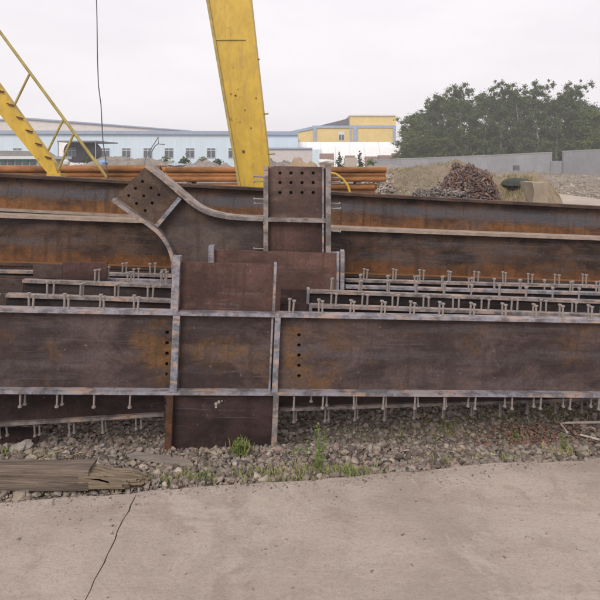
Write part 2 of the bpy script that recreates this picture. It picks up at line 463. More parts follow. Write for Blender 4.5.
# ------------------------------------------------------------ grass and weeds
M_grass = plain('grass blade', (.15, .19, .05), .7, .4, 3, col2=(.24, .23, .08), bumpd=0)
M_weed = plain('weed leaf', (.16, .23, .05), .6, .3, 8, bumpd=0)
def blades(pts, hmin, hmax, wd_=.004):
    V, Fc = [], []
    for p in pts:
        h = random.uniform(hmin, hmax); a = random.uniform(0, 6.28); ln = random.uniform(.1, .8)*h
        dx, dy = math.cos(a), math.sin(a); w = wd_*random.uniform(.6, 1.3); sx, sy = -dy*w, dx*w
        i = len(V)
        V += [(p.x-sx, p.y-sy, p.z), (p.x+sx, p.y+sy, p.z),
              (p.x+dx*ln*.35+sx*.8, p.y+dy*ln*.35+sy*.8, p.z+h*.6), (p.x+dx*ln*.35-sx*.8, p.y+dy*ln*.35-sy*.8, p.z+h*.6),
              (p.x+dx*ln+sx*.1, p.y+dy*ln+sy*.1, p.z+h*.95), (p.x+dx*ln-sx*.1, p.y+dy*ln-sy*.1, p.z+h*.95)]
        Fc += [(i, i+1, i+2, i+3), (i+3, i+2, i+4, i+5)]
    return V, Fc
def patch(px, py, rx, ry, n, hmin=.015, hmax=.06):
    out = []
    for _ in range(n):
        a = random.gauss(px, rx*.5); b = random.gauss(py, ry*.45); g = G(a, b)
        if g.y < edgeY(g.x)+.005: g.y = edgeY(g.x)+random.uniform(.0, .05)
        g.z = zg(g.x, g.y)-.005; out.append(g)
    return out
pts = []
for a in [(350, 473, 24, 5, 900, .012, .05), (335, 474, 40, 7, 420), (275, 476, 45, 8, 520), (300, 470, 16, 6, 160), (240, 452, 12, 8, 260, .03, .09), (190, 481, 30, 6, 300),
          (150, 484, 22, 4, 120), (118, 490, 12, 4, 120), (60, 492, 30, 3, 90), (5, 452, 12, 6, 120), (30, 460, 25, 6, 90), (452, 433, 14, 7, 130), (515, 438, 14, 8, 180),
          (560, 452, 12, 9, 160), (445, 464, 14, 3, 120), (500, 460, 40, 5, 110), (570, 456, 20, 4, 100), (300, 452, 12, 12, 130), (560, 415, 60, 8, 260), (470, 420, 70, 8, 200), (400, 440, 60, 16, 130)]:
    v = a[5:] if len(a) > 5 else (.015, .05)
    for q in patch(*a[:5]): pts.append((q, v))
V, Fc = [], []
for q, v in pts:
    a, b = blades([q], *v); k = len(V); V += a; Fc += [tuple(i+k for i in f) for f in b]
kind(npmesh('grass', V, Fc, M_grass), 'stuff', 'short green grass growing along the slab edge and in the gravel', 'grass')
def weed(px, py, h, n, label, lean=(.0, .0), leaf=.018):
    g = G(px, py); root = thing('weed', label, 'weed', Matrix.Translation(g))
    st = MB(); V, Fc = [], []
    for s in range(max(1, n//7)):
        a = random.uniform(0, 6.28); sp = h*.12
        top = Vector((lean[0]*h+math.cos(a)*sp, lean[1]*h+math.sin(a)*sp, h*random.uniform(.75, 1)))
        b0 = Vector((math.cos(a)*.006, math.sin(a)*.006, 0)); mid = (b0+top)/2+Vector((random.uniform(-.01, .01), random.uniform(-.01, .01), 0))
        st.tube([b0, mid, top], [.002, .0018, .001], 5)
        for k in range(9):
            t = .15+.85*k/8; p = b0.lerp(mid, t*2) if t < .5 else mid.lerp(top, t*2-1)
            aa = random.uniform(0, 6.28); L = leaf*random.uniform(.7, 1.5)*(1.15-.5*t); d = Vector((math.cos(aa), math.sin(aa), random.uniform(.1, .8))).normalized()
            s_ = d.cross(Vector((0, 0, 1))).normalized()*L*.28; i = len(V)
            V += [p, p+d*L*.5+s_, p+d*L-Vector((0, 0, L*.25)), p+d*L*.5-s_]; Fc += [(i, i+1, i+2, i+3)]
    st.build('stem', M_weed, root)
    npmesh('foliage', V, Fc, M_weed, root)
    o = [x for x in C.objects if x.parent == root]
    return root
weed(319, 472, .27, 42, 'tall thin green weed standing in the gravel before the right girder half', (.03, 0), leaf=.03)
weed(237, 458, .12, 28, 'bushy low weed at the foot of the column stub', leaf=.03)
weed(562, 452, .13, 22, 'light green weed beside the bent white strip at right', leaf=.022)
weed(115, 492, .07, 18, 'small weed under the broken end of the timber beam', leaf=.018)
weed(516, 440, .07, 14, 'small dark weed in the red brick crumbs at right', leaf=.02)

# ------------------------------------------------------------ timber, sticks
def solid_from(top, thick, name, mat, parent=None):
    """polygon of world points (top face), thickened downward"""
    m = MB(); a = [m.bm.verts.new(p) for p in top]; b = [m.bm.verts.new(p-Vector((0, 0, thick))) for p in top]
    m.bm.faces.new(a); m.bm.faces.new(b[::-1]); n = len(a)
    for i in range(n): m.bm.faces.new((a[i], a[(i+1) % n], b[(i+1) % n], b[i]))
    return m.build(name, mat, parent)
beam = thing('timber_beam', 'thick weathered timber beam with a split pale end lying on the slab edge at left', 'timber')
def timber(x0px, x1px, ytop, ybot, Yf, dep, mat, name, jag=0, slope=0):
    m = MB(); n = 40
    A, B = W(x0px, ytop, Yf), W(x1px, ytop, Yf); zt = A.z; zb = EYE-(ybot-HZ)*Yf/F
    rows = []
    for i in range(n+1):
        t = i/n; x = A.x+(B.x-A.x)*t; wob = .004*noise.noise(Vector((x*6, 0, 1)))
        tp = zt+wob-slope*t; j = 0
        ring = [(x, Yf+wob, zb), (x, Yf+.004+wob, tp-.008), (x, Yf+.012, tp), (x, Yf+dep*.5, tp+.003*noise.noise(Vector((x*9, 2, 0)))), (x, Yf+dep-.01, tp-.002), (x, Yf+dep, zb)]
        rows.append([m.bm.verts.new((p[0]+(jag*(.5+.5*noise.noise(Vector((k*3.1, 7, 0)))) if i == n else 0), p[1], p[2])) for k, p in enumerate(ring)])
    for i in range(n):
        for k in range(6): m.bm.faces.new((rows[i][k], rows[i][(k+1) % 6], rows[i+1][(k+1) % 6], rows[i+1][k]))
    m.bm.faces.new(rows[0][::-1]); m.bm.faces.new(rows[-1])
    return m.build(name, mat, beam)
timber(-170, 88, 471, 491, 2.56, .11, M_wood, 'squared_log')
ms = MB()
zt0 = W(88, 473, 2.56).z; zb0 = W(88, 490, 2.56).z; x0 = W(88, 480, 2.56).x-.05
for k in range(10):          # the split end: long broken splinters
    y = 2.563+.098*k/10
    for q in range(3):
        za = zb0+(zt0-zb0)*q/3+.001; zc = zb0+(zt0-zb0)*(q+1)/3-.001-.012*(q == 2)*random.random()
        L = random.uniform(.22, .33)*(1, .95, .62)[q]; dz = (0, -.006, -.03)[q]
        ms.poly_prism([(x0, za), (x0+L*.6, za+dz*.4+.001), (x0+L, za+dz+.002), (x0+L+random.uniform(-.03, .02), (za+zc)/2+dz+.002), (x0+L*random.uniform(.8, .97), zc+dz-.003), (x0+L*.5, zc+dz*.4), (x0, zc)], [], y, y+.0094)
ms.build('split_end', M_woodpale, beam)
pk = [G(127, 461), G(136, 457.5), G(190, 466), G(193, 471), G(168, 469)]
zmx = max(p.z for p in pk)+.035
o = solid_from([Vector((p.x, p.y, p.z+.034)) for i, p in enumerate(pk)], .016, 'plank', plain('grey board', (.33, .28, .24), .85, .3, 7, stretch=(.8, 5, 5))); tag(o, 'flat grey board lying on the gravel left of the column stub', 'board')
def stick(pxs, r, name, label, cat, mat, lift=.02, n=6):
    P_ = [G(a, b)+Vector((0, 0, lift)) for a, b in pxs]; m = MB().tube(P_, r, n); tag(m.build(name, mat), label, cat)
M_white = plain('white plastic', (.62, .58, .52), .6, .15, 9); M_straw = plain('straw', (.42, .34, .17), .8, .3, 9)
stick([(50, 461), (62, 456), (73, 451)], .004, 'twig', 'thin straw coloured twig on the gravel above the timber beam', 'twig', M_straw, .03)
stick([(68, 462), (80, 458), (92, 456)], .003, 'twig', 'short pale twig right of the longer straw coloured one', 'twig', M_straw, .03)
stick([(567, 437), (561, 429), (566, 427.5), (602, 426), (660, 424)], .008, 'plastic_strip', 'bent white plastic strip lying on the gravel at the right edge', 'strip', M_white, .03)
stick([(580, 440), (600, 445.5), (640, 452)], .007, 'plastic_strip', 'straight white plastic strip below the bent one at the right edge', 'strip', M_white, .03)
stick([(587, 432), (591, 431), (595, 433)], .011, 'plastic_scrap', 'small white plastic scrap between the two white strips', 'scrap', M_white, .02)
stick([(531, 450), (548, 454), (574, 457)], .010, 'wooden_lath', 'brown wooden lath on the gravel left of the light green weed', 'lath', plain('brown lath', (.26, .19, .13), .85, .3, 9), .015, 4)
stick([(517, 427), (522, 431), (528, 440)], .004, 'twig', 'thin brown twig above the red brick crumbs', 'twig', M_straw, .03)

# ------------------------------------------------------------ studs
def stud_mesh(L=.083, r=.0062, R_=.0118):
    m = MB(); V0 = Vector
    m.tube([V0((0, 0, 0)), V0((0, 0, L-.010)), V0((0, 0, L-.009)), V0((0, 0, L))], [r, r, R_, R_], 14)
    m.tube([V0((0, 0, .0002)), V0((0, 0, .005))], [r*1.7, r*1.25], 14)      # weld collar
    o = m.build('stud', M_stud); me = o.data; bpy.data.objects.remove(o)
    return me
STUD = stud_mesh()
def stud(parent, x, y, z, d=(0, 0, 1), L=1.0):
    o = bpy.data.objects.new('stud', STUD); C.objects.link(o); o.parent = parent
    q = Vector(d).to_track_quat('Z', 'X'); jit = Matrix.Rotation(random.gauss(0, .03), 4, 'Y') @ Matrix.Rotation(random.gauss(0, .03), 4, 'X')
    o.matrix_local = Matrix.Translation((x, y, z)) @ (q.to_matrix().to_4x4() @ jit) @ Matrix.Diagonal((1, 1, L, 1))
    return o

FT, FW = .020, .068      # flange thickness, width
WY = (.052, .064)       # web
BW, BWY = .046, (.024, .034)   # narrower girders of the pile
# ------------------------------------------------------------ girder node in front (N1)
F1 = Frame(W(0, 308.8, 3.0), W(600, 320.2, 3.3))
H1 = -F1.hit(300, 396)[1]      # overall depth
def U1(px, py=350): return F1.u(px, py)
g1 = thing('girder_node', 'front full width rusty brown girder crossing a short column stub, five bolt holes each side', 'steel girder', F1.M)
xa, xb = U1(-160), U1(790)
cl0, cl1 = U1(171.5), U1(179.0)      # column flange left
cr0, cr1 = U1(273.0), U1(279.0)
spots = [(U1(162), -H1*.5, .16, .26, .8), (U1(140), -H1*.45, .10, .14, .6), (U1(300), -H1*.5, .13, .3, .75), (U1(318), -H1*.75, .2, .14, .65), (U1(215), -H1*.5, .28, .12, .55), (U1(260), -H1*.7, .15, .14, .45), (U1(340), -H1*.35, .2, .1, .35)]
M_web1 = steel('front web', (.125, .09, .083), (.07, .05, .05), (.27, .135, .045), (.15, .135, .145), rustamt=.3, blueamt=.45, spots=spots, seed=1)
holesL = [circ(*F1.hit(167, y, WY[0]), .0118) for y in (332.5, 343, 353.5, 364, 374.5)]
holesR = [circ(*F1.hit(299, y, WY[0]), .0115) for y in (335, 345.2, 355.3, 365.5, 375.8)]
zt, zb = -FT, -H1+FT
MB().poly_prism([(xa, zb), (cl0-.001, zb), (cl0-.001, zt), (xa, zt)], holesL, *WY).build('web', M_web1, g1)
MB().poly_prism([(cr1+.001, zb), (xb, zb), (xb, zt), (cr1+.001, zt)], holesR, *WY).build('web', M_web1, g1)
MB().box(cl1+.001, cr0-.001, *WY, zb, zt).build('column_web', M_web1, g1)
MB().box(xa, xb, 0, FW, -FT, 0).build('top_flange', M_edge, g1)
MB().box(xa, xb, 0, FW, -H1, -H1+FT).build('bottom_flange', M_edge, g1)
MB().box(cl0, U1(178.5), -.004, FW+.002, -H1+FT+.001, -FT-.001).build('stiffener', M_edgeb, g1)
MB().box(U1(273.8), U1(279.3), -.003, FW+.002, -H1+FT+.001, -FT-.001).build('stiffener', M_edgeb, g1)
MB().box(U1(270.4), U1(272.2), .02, WY[0]-.001, -H1+FT+.001, -FT-.001).build('backing_bar', M_edge, g1)
# upper stub
z1 = F1.hit(225, 263, WY[0])[1]
m = MB(); m.poly_prism([F1.hit(179, 312, .05), F1.hit(273, 312, .05), F1.hit(273, 264.5, .05), F1.hit(179, 262.0, .05)], [], *WY)
for v in m.bm.verts:
    if v.co.z < .05: v.co.z = .001
m.build('upper_plate', M_plate, g1)
MB().box(U1(171.5, 285), U1(179, 285), 0, FW, .001, F1.hit(175, 257)[1]).build('column_flange', M_edge, g1)
MB().box(U1(273.4, 285), U1(276.0, 285), .003, FW, .001, F1.hit(275, 264)[1]).build('column_flange', M_edge, g1)
# lower stub
zl = F1.hit(225, 457)[1]
MB().box(U1(172.5, 420), U1(272, 420), *WY, zl, -H1-.001).build('lower_plate', M_plate_dk, g1)
MB().box(U1(165.5, 420), U1(172.2, 420), 0, FW, zl-.012, -H1-.001).build('column_flange', M_rustedge, g1)
MB().box(U1(272.5, 420), U1(277.8, 420), 0, FW, zl-.008, -H1-.001).build('column_flange', M_edge2, g1)
m = MB()   # dried mortar blob on lower plate
for (a, b_, r) in ((219, 402, .011), (216, 404, .012), (216, 407, .009), (222, 401, .006)):
    x, z = F1.hit(a, b_, .05); m.tube([(x, .054, z), (x, .046, z)], [r, r*.7], 9)
m.build('mortar_splash', plain('mortar', (.42, .37, .33), .9), g1)
for u0 in (20, 57, 94, 130, -18):
    x = F1.u(u0, 402, .016); stud(g1, x, .016, -H1, (0, 0, -1))
for u0 in (25, 62, -12):
    x = F1.u(u0, 402, .051); stud(g1, x, .051, -H1, (0, 0, -1))
x = F1.u(293, 403, .016)
xs1 = [F1.u(p, 403, .016) for p in (323, 353.5, 383.5, 415, 444, 475.5, 512, 541, 570.5, 599)]
for i, x in enumerate(xs1+[xs1[-1]+.19*k for k in range(1, 5)]):
    stud(g1, x, .016, -H1, (0, 0, -1)); stud(g1, x+(.025 if i < 5 else -.03), .051, -H1, (0, 0, -1))
stud(g1, F1.u(294, 403, .016), .016, -H1, (0, 0, -1), 1.1); stud(g1, F1.u(311, 403, .051), .051, -H1, (0, 0, -1), .7)
for p in (-2, 33, 68.5, 104, 138):
    stud(g1, F1.u(p, 305, .016), .016, 0); stud(g1, F1.u(p-4.0, 305, .051), .051, 0)
for p in (293, 322.5, 354, 385, 414, 443, 474, 506, 536.5, 563.5, 592, 622, 652):
    stud(g1, F1.u(p, 309, .016), .016, 0); stud(g1, F1.u(p-3.5, 307, .051), .051, 0)

# ------------------------------------------------------------ girders behind
M_wend_r = M_plate_dk
def girder(nm, fr, pa, pb, label, H=.5, mats=(M_web_dk, M_edge, M_edge), cope=None, topstuds=None, botstuds=None, end_plate=None, group='studded girders piled behind the front one', holes=(), pyr=300):
    """fr: frame on the top front edge; pa..pb: flange extent in photo columns"""
    t = thing(nm, label, 'steel girder', fr.M, group)
    x0, x1 = fr.u(pa, pyr), fr.u(pb, pyr); wx0, wx1 = x0, x1
    if cope: wx0, wx1 = min(x0, fr.u(cope[0], pyr)), max(x1, fr.u(cope[1], pyr))
    hl = [circ(*fr.hit(a, b, BWY[0]), .011) for a, b in holes]
    if cope and cope[0] < pa:
        MB().poly_prism([(wx0, -H+FT+.001), (x0-.002, -H+FT+.001), (x0-.002, -.004), (wx0, -.004)], hl, *BWY).build('web_end', M_wend_r if pa > 250 else MWL, t); wx0 = x0; hl = []
    MB().poly_prism([(wx0, -H+FT+.001), (wx1, -H+FT+.001), (wx1, -FT-.001), (wx0, -FT-.001)], hl, *BWY).build('web', mats[0], t)
    MB().box(x0, x1, 0, BW, -FT, 0).build('top_flange', mats[1], t)
    MB().box(x0, x1, 0, BW, -H, -H+FT).build('bottom_flange', mats[2], t)
    if end_plate:
        e0, e1, dz = end_plate
        MB().box(fr.u(e0, pyr), fr.u(e1, pyr), -.002, BW, -H+FT+.001, dz).build('end_plate', M_edgeb, t)
    for spec, up in ((topstuds, 1), (botstuds, -1)):
        if not spec: continue
        p0, p1, pitch, off = spec
        x = fr.u(p0, pyr); xe = fr.u(p1, pyr); k = 0
        while x < xe:
            L = random.uniform(.9, 1.04)
            stud(t, x, .012, 0 if up > 0 else -H, (0, 0, up), L); stud(t, x+off*random.uniform(.3, 1.3), .034, 0 if up > 0 else -H, (0, 0, up), L)
            x += pitch*random.uniform(.97, 1.03); k += 1
    return t
def GF(ya, yb, Y0): return Frame(W(0, ya, Y0), W(600, yb, Y0+.3))
F2, F3, F4, F5 = GF(294, 315, 3.2), GF(279, 301, 3.42), GF(276.0, 293, 3.62), GF(270.5, 286, 3.82)
M_void = steel('mill scale web with painted shade', (.034, .023, .022), (.018, .014, .014), rustamt=.15, seed=22)  # mill scale taken near black: shade between the piled girders painted into the webs
MW2 = steel('pile web', (.10, .065, .055), (.05, .036, .034), rustamt=.3, seed=21)
MWL = steel('coped web end', (.16, .11, .095), (.10, .07, .062), blueamt=.2, rustamt=.15, seed=25)
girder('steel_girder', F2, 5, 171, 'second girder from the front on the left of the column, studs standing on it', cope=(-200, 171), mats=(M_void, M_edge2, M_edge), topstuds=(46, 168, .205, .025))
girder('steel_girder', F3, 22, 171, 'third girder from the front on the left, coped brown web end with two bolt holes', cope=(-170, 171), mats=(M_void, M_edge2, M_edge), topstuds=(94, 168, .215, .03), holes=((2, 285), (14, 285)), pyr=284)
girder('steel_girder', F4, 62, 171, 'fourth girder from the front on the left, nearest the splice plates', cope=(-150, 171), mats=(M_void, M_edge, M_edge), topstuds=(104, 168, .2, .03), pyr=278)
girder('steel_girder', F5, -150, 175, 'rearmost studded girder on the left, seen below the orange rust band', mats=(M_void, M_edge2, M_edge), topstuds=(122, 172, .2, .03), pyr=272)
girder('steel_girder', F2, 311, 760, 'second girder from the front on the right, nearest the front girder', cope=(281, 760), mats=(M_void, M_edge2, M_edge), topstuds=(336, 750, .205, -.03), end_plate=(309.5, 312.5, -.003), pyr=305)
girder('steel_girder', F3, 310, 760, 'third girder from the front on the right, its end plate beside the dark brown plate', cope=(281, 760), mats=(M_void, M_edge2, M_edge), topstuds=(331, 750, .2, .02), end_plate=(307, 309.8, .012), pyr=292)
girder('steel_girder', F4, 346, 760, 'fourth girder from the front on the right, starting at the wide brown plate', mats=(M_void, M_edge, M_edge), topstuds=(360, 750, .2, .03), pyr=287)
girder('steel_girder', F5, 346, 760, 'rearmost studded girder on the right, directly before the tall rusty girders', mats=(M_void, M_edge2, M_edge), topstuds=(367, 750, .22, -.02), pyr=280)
# lower layer
FL1 = Frame(W(0, 426, 3.25)+Vector((0, 0, .31)), W(165, 416, 3.3)+Vector((0, 0, .31)))
girder('steel_girder', FL1, -160, 164, 'low girder under the pile on the left, studs hanging from its bottom flange', H=.31+.004, mats=(M_plate_dk, M_edge2, M_edge2), botstuds=(-2, 164, .21, .025), group='low girders under the pile', pyr=420)
FL2 = Frame(W(280, 411, 3.3)+Vector((0, 0, .13)), W(600, 400, 3.58)+Vector((0, 0, .13)))
girder('steel_girder', FL2, 279.5, 760, 'low shallow girder under the pile on the right, paired studs hanging down close together', H=.134, mats=(M_plate_dk, M_edge2, M_edge2), botstuds=(294, 740, .2, .02), group='low girders under the pile', pyr=408)
# coped brown web lying at ground level, far left
f = Frame(W(0, 429, 3.42), W(60, 429, 3.43))
t = MB().poly_prism([f.hit(-160, 445), f.hit(36, 446), f.hit(42, 428), f.hit(-160, 428)], [circ(*f.hit(a, 439.5), .01) for a in (3, 18, 31.5)], 0, .014).build('splice_plate', M_plate_dk, None, M=f.M)
tag(t, 'dark brown plate with three bolt holes at ground level under the left girders', 'steel plate')
# splice plates on the left
f = Frame(W(33, 273, 3.57), W(107, 275, 3.58))
o = MB().poly_prism([f.hit(33, 277.5), f.hit(62, 279), f.hit(62, 265), f.hit(33, 265)], [], 0, .012).build('splice_plate', MWL, None, M=f.M); tag(o, 'small greyish brown plate with rows of chalk marks left of the taller plate', 'steel plate')
o = MB().poly_prism([f.hit(62.3, 279), f.hit(107, 279), f.hit(107, 262.6), f.hit(62.3, 262)], [], .0, .012).build('splice_plate', M_plate, None, M=f.M); tag(o, 'taller reddish brown plate standing behind the studs on the left pile', 'steel plate')

# ------------------------------------------------------------ N3: wide plate stub
F3n = Frame(W(205, 262, 3.79), W(345, 263, 3.80))
n3 = thing('column_stub', 'wide smooth reddish brown plate with flange strips, between the front column and the right girders', 'steel column', F3n.M)
zb3 = F3n.hit(275, 400)[1]
MB().poly_prism([(F3n.u(214, 260), zb3), (F3n.u(336.5, 260), zb3), F3n.hit(336.5, 253.5, .05), F3n.hit(214, 249.5, .05)], [], *WY).build('plate', steel('stub plate', (.175, .10, .085), (.125, .073, .063), blueamt=.08, rustamt=.1, seed=31), n3)
MB().box(F3n.u(208.3, 255), F3n.u(213.6, 255), 0, FW, zb3, F3n.hit(211, 246)[1]).build('column_flange', M_edgeb, n3)
MB().box(F3n.u(336.9, 255), F3n.u(339.4, 255), 0.004, FW, zb3, F3n.hit(338, 253)[1]).build('column_flange', M_edge, n3)
MB().box(F3n.u(340.6, 255), F3n.u(344.6, 255), -.002, FW, zb3, F3n.hit(342, 251)[1]).build('column_flange', M_edge, n3)

# ------------------------------------------------------------ N2: knee node with the slanted arm
F2n = Frame(W(175, 260, 4.15), W(330, 260, 4.152))
n2 = thing('knee_node', 'curved steel knee with a slanted perforated arm and an upright perforated plate', 'steel node', F2n.M)
h = F2n.hit
M_n2 = steel('knee web', (.13, .098, .085), (.085, .062, .058), (.21, .12, .05), rustamt=.35, blueamt=.25, seed=41)
M_arm = steel('arm web', (.15, .105, .08), (.10, .068, .055), (.23, .13, .05), rustamt=.6, blueamt=.1, seed=44)
def bez(pts, n=10):
    out = []
    P0 = [Vector(p) for p in pts]
    # catmull-rom
    for i in range(len(P0)-1):
        a, b, c, d = P0[max(i-1, 0)], P0[i], P0[i+1], P0[min(i+2, len(P0)-1)]
        for k in range(n):
            t = k/n
            out.append(.5*((2*b)+(c-a)*t+(2*a-5*b+4*c-d)*t*t+(3*b-3*c+d-a)*t**3))
    out.append(P0[-1]); return [tuple(q) for q in out]
lowpx = bez([(113.5, 199.5), (134, 214), (155, 228.5), (165.5, 240), (171.5, 252), (174, 266), (174.3, 290)], 7)
uppx = bez([(146.5, 165.5), (165, 180), (183, 195.5), (196, 206), (210, 213), (228, 217), (247, 218.5), (264, 219)], 7)
zb2 = h(175, 372)[1]
low = [h(*p) for p in lowpx]+[(h(174.3, 290)[0], zb2)]
up = [h(*p) for p in uppx]
tf = .03
# web below the arm
iL = 14; iU = 14
web = [h(*p, .05) for p in lowpx[iL:]]+[(low[-1][0]+.01, zb2), (h(263, 260)[0], zb2)]+[h(263, 219, .05)]+[h(*p, .05) for p in uppx[iU:-1]][::-1]
MB().poly_prism(web, [], *WY).build('knee_web', M_n2, n2)
arm = [h(*p, .05) for p in lowpx[:iL+1]]+[h(*p, .05) for p in uppx[:iU+1]][::-1]
hp = [(142.5, 181.5), (135.5, 188.3), (128.7, 195.6), (151, 188), (143.8, 195.8), (136.5, 203.5), (158.8, 194.8), (152.2, 203), (145.2, 210.6)]
MB().poly_prism(arm, [circ(*h(a, b, .05), .0125) for a, b in hp], WY[0]-.003, WY[1]+.003).build('arm_plate', M_arm, n2)
MB().strip(low, tf, -.03, .15).build('lower_flange', M_edge2, n2)
MB().strip(up[:-1]+[h(263.3, 219.2)], tf*.95, -.03, .15).build('upper_flange', M_edge2, n2)
MB().strip([h(180.5, 197.8), h(157, 226)], .032, -.026, WY[0]-.004).build('stiffener', M_edgeb, n2)
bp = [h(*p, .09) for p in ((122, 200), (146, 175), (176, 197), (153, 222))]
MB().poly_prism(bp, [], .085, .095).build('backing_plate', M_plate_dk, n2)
# column
ub = lambda p, y=200: h(p, y)[0]
MB().box(ub(263.6), ub(268.2), -.02, .15, zb2, h(266, 166)[1]).build('column_flange', M_edge2, n2)
MB().box(ub(325.6), ub(330.8), -.02, .15, zb2, h(328, 165)[1]).build('column_flange', M_edge2, n2)
MB().box(ub(322.2), ub(324), -.002, .045, zb2, h(323, 168)[1]).build('backing_bar', M_edge, n2)
ch = [circ(*h(x, y, .05), .0135) for y in (173, 182.6, 192.6) for x in (280, 291, 302, 313.2)]
o1 = h(268.4, 217.5, .05); o2 = h(325.4, 217.5, .05)
MB().poly_prism([o1, o2, h(325.4, 168.5, .05), h(322, 167, .05), h(275, 166, .05), h(268.4, 168, .05)], ch, WY[0]-.002, WY[1]+.004).build('column_plate', steel('column plate', (.175, .115, .098), (.12, .08, .07), blueamt=.1, rustamt=.12, seed=51), n2)
MB().poly_prism([(o1[0], zb2), (o2[0], zb2), (o2[0], o2[1]-.034), (o1[0], o1[1]-.03)], [], *WY).build('column_web', M_plate, n2)
MB().poly_prism([h(268.4, 221.3), h(325.4, 222.5), h(325.4, 218.5), h(268.4, 217.6)], [], -.02, .15).build('cross_flange', M_edge2, n2)
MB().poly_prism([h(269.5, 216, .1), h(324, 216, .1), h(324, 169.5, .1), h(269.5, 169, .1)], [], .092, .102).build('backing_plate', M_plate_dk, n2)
for (yy) in (177, 181.5, 199.5, 204.5, 226, 249.5):
    k = .03 if int(yy) % 2 else .09
    x, z = h(263.6, yy, .0); stud(n2, x, k, z, (-1, 0, 0), 1.0)
for (yy) in (178, 182.5, 204.3, 209, 231.5, 253):
    k = .03 if int(yy) % 2 else .09
    x, z = h(330.8, yy, .0); stud(n2, x, k, z, (1, 0, 0), 1.0)

# ------------------------------------------------------------ big rusty girders at the back
M_ledge = plain('rust on ledge', (.28, .12, .04), .85, .4, 3, stretch=(.5, 2, 2))
def big(fr, H, label, seed, pyr, zb_, base, blueamt=.8, blue=(.15, .155, .18), rustc=(.31, .14, .055), W_=.16, top=M_bigflange, foot=M_bigflange, bb=None, dark=(.05, .034, .03)):
    t = thing('long_girder', label, 'steel girder', fr.M, 'tall plain rusty girders at the back')
    x0, x1 = fr.u(-170, pyr), fr.u(800, pyr)
    m = steel('long web '+str(seed), base, dark, rustc, blue, rustamt=.25, blueamt=blueamt, zband=zb_, seed=seed, blueband=bb)
    y0, y1 = W_/2-.007, W_/2+.007
    MB().box(x0, x1, y0, y1, -H+.03, -.03).build('web', m, t)
    MB().box(x0, x1, 0, W_, -.03, 0).build('top_flange', top, t)
    bf = MB().box(x0, x1, 0, W_, -H, -H+.03).build('bottom_flange', foot, t)
    bf.data.materials.append(M_ledge)
    for p in bf.data.polygons:
        if p.normal.z > .5: p.material_index = 1
    return t
M_topfl = steel('brown flange', (.12, .07, .05), (.06, .04, .035), rustamt=.4, seed=61)
FB1 = Frame(W(0, 174, 5.35), W(600, 206.5, 5.75)); FB2 = Frame(W(0, 214.5, 4.8), W(600, 237.5, 5.15))
FB3 = Frame(W(0, 174, 5.35)+Vector((0, 0, -.40)), W(600, 206.5, 5.75)+Vector((0, 0, -.40)))
big(FB1, .38, 'highest long girder, blue grey web with bright orange rust along its foot', 71, 195, (-.34, -.19, .9), (.12, .072, .052), .3, top=M_topfl, bb=(-.17, .085, .65))
big(FB2, .47, 'long dark brown girder just below and in front of the blue grey one', 76, 240, (-.42, -.27, .8), (.12, .075, .055), .35, rustc=(.27, .115, .042), foot=M_topfl)
big(FB3, .50, 'long girder under the highest one, almost hidden behind the brown one', 79, 230, None, (.075, .055, .048), .35, top=M_topfl, foot=M_topfl)
FB4 = Frame(W(0, 214.5, 4.8)+Vector((0, .012, -.476)), W(600, 237.5, 5.15)+Vector((0, .012, -.476)))
big(FB4, .36, 'lowest long dark girder, just visible behind the rearmost studded girders', 83, 280, None, (.06, .045, .04), .2, top=M_topfl, foot=M_topfl)

# sleepers carrying the pile
sl0 = None
for i, (px, ztop) in enumerate(((222, .10), (-70, .15), (680, .02))):
    x = (px-CX)*3.8/F
    o = MB().box(-.09, .09, 0, 2.75, -.42, 0).build('timber_sleeper', M_wood); o.location = (x, 3.2, ztop)
    tag(o, ('dark timber sleeper under the pile behind the column stub', 'timber sleeper under the left end of the pile', 'timber sleeper under the right end of the pile')[i], 'sleeper')

# ------------------------------------------------------------ pipes
def pipe_mesh(L, r, n=14):
    m = MB(); rr = r*.86
    a = [[m.bm.verts.new((x, q*math.cos(2*math.pi*k/n), q*math.sin(2*math.pi*k/n))) for k in range(n)] for x, q in ((0, r), (L, r), (L, rr), (0, rr))]
    for i in range(4):
        for k in range(n): m.bm.faces.new((a[i][k], a[i][(k+1) % n], a[(i+1) % 4][(k+1) % n], a[(i+1) % 4][k]))
    o = m.build('steel_pipe', M_orange, smooth=False); me = o.data; bpy.data.objects.remove(o)
    me.polygons.foreach_set('use_smooth', [True]*len(me.polygons)); 
    return me
def bundle(xa_, xb_, Y, ztop, r, rows, depth, where):
    me = pipe_mesh(xb_-xa_, r); names = ['top', 'second', 'third', 'fourth', 'fifth', 'bottom']
    dn = ['front', 'second', 'third', 'rear']
    for i in range(rows):
        for j in range(depth):
            o = bpy.data.objects.new('steel_pipe', me); C.objects.link(o)
            off = r if i % 2 else 0
            o.location = (xa_+random.uniform(-.06, .06), Y+r+off+j*2*r, ztop-r-i*r*1.74+random.uniform(-.004, .004))
            o.rotation_euler = (random.uniform(0, 6), 0, random.uniform(-.001, .001))
            tag(o, 'rusty orange pipe, %s in the %s row of the %s' % (dn[j], names[i], where), 'pipe', 'rusty pipes in the '+where)
YB, YA = 10.0, 11.0
xB0, xB1 = (163-CX)*YB/F, (384.5-CX)*YB/F
bundle(xB0, xB1, YB, EYE-7.2*YB/F, .052, 3, 4, 'upper bundle behind the crane leg')
bundle(xB0, xB1-.15, YB, EYE-(184.5-HZ)*YB/F, .052, 2, 4, 'lower bundle behind the crane leg')
bundle((-120-CX)*YA/F, (158-CX)*YA/F, YA, EYE-5.6*YA/F, .07, 3, 4, 'long bundle on the left')
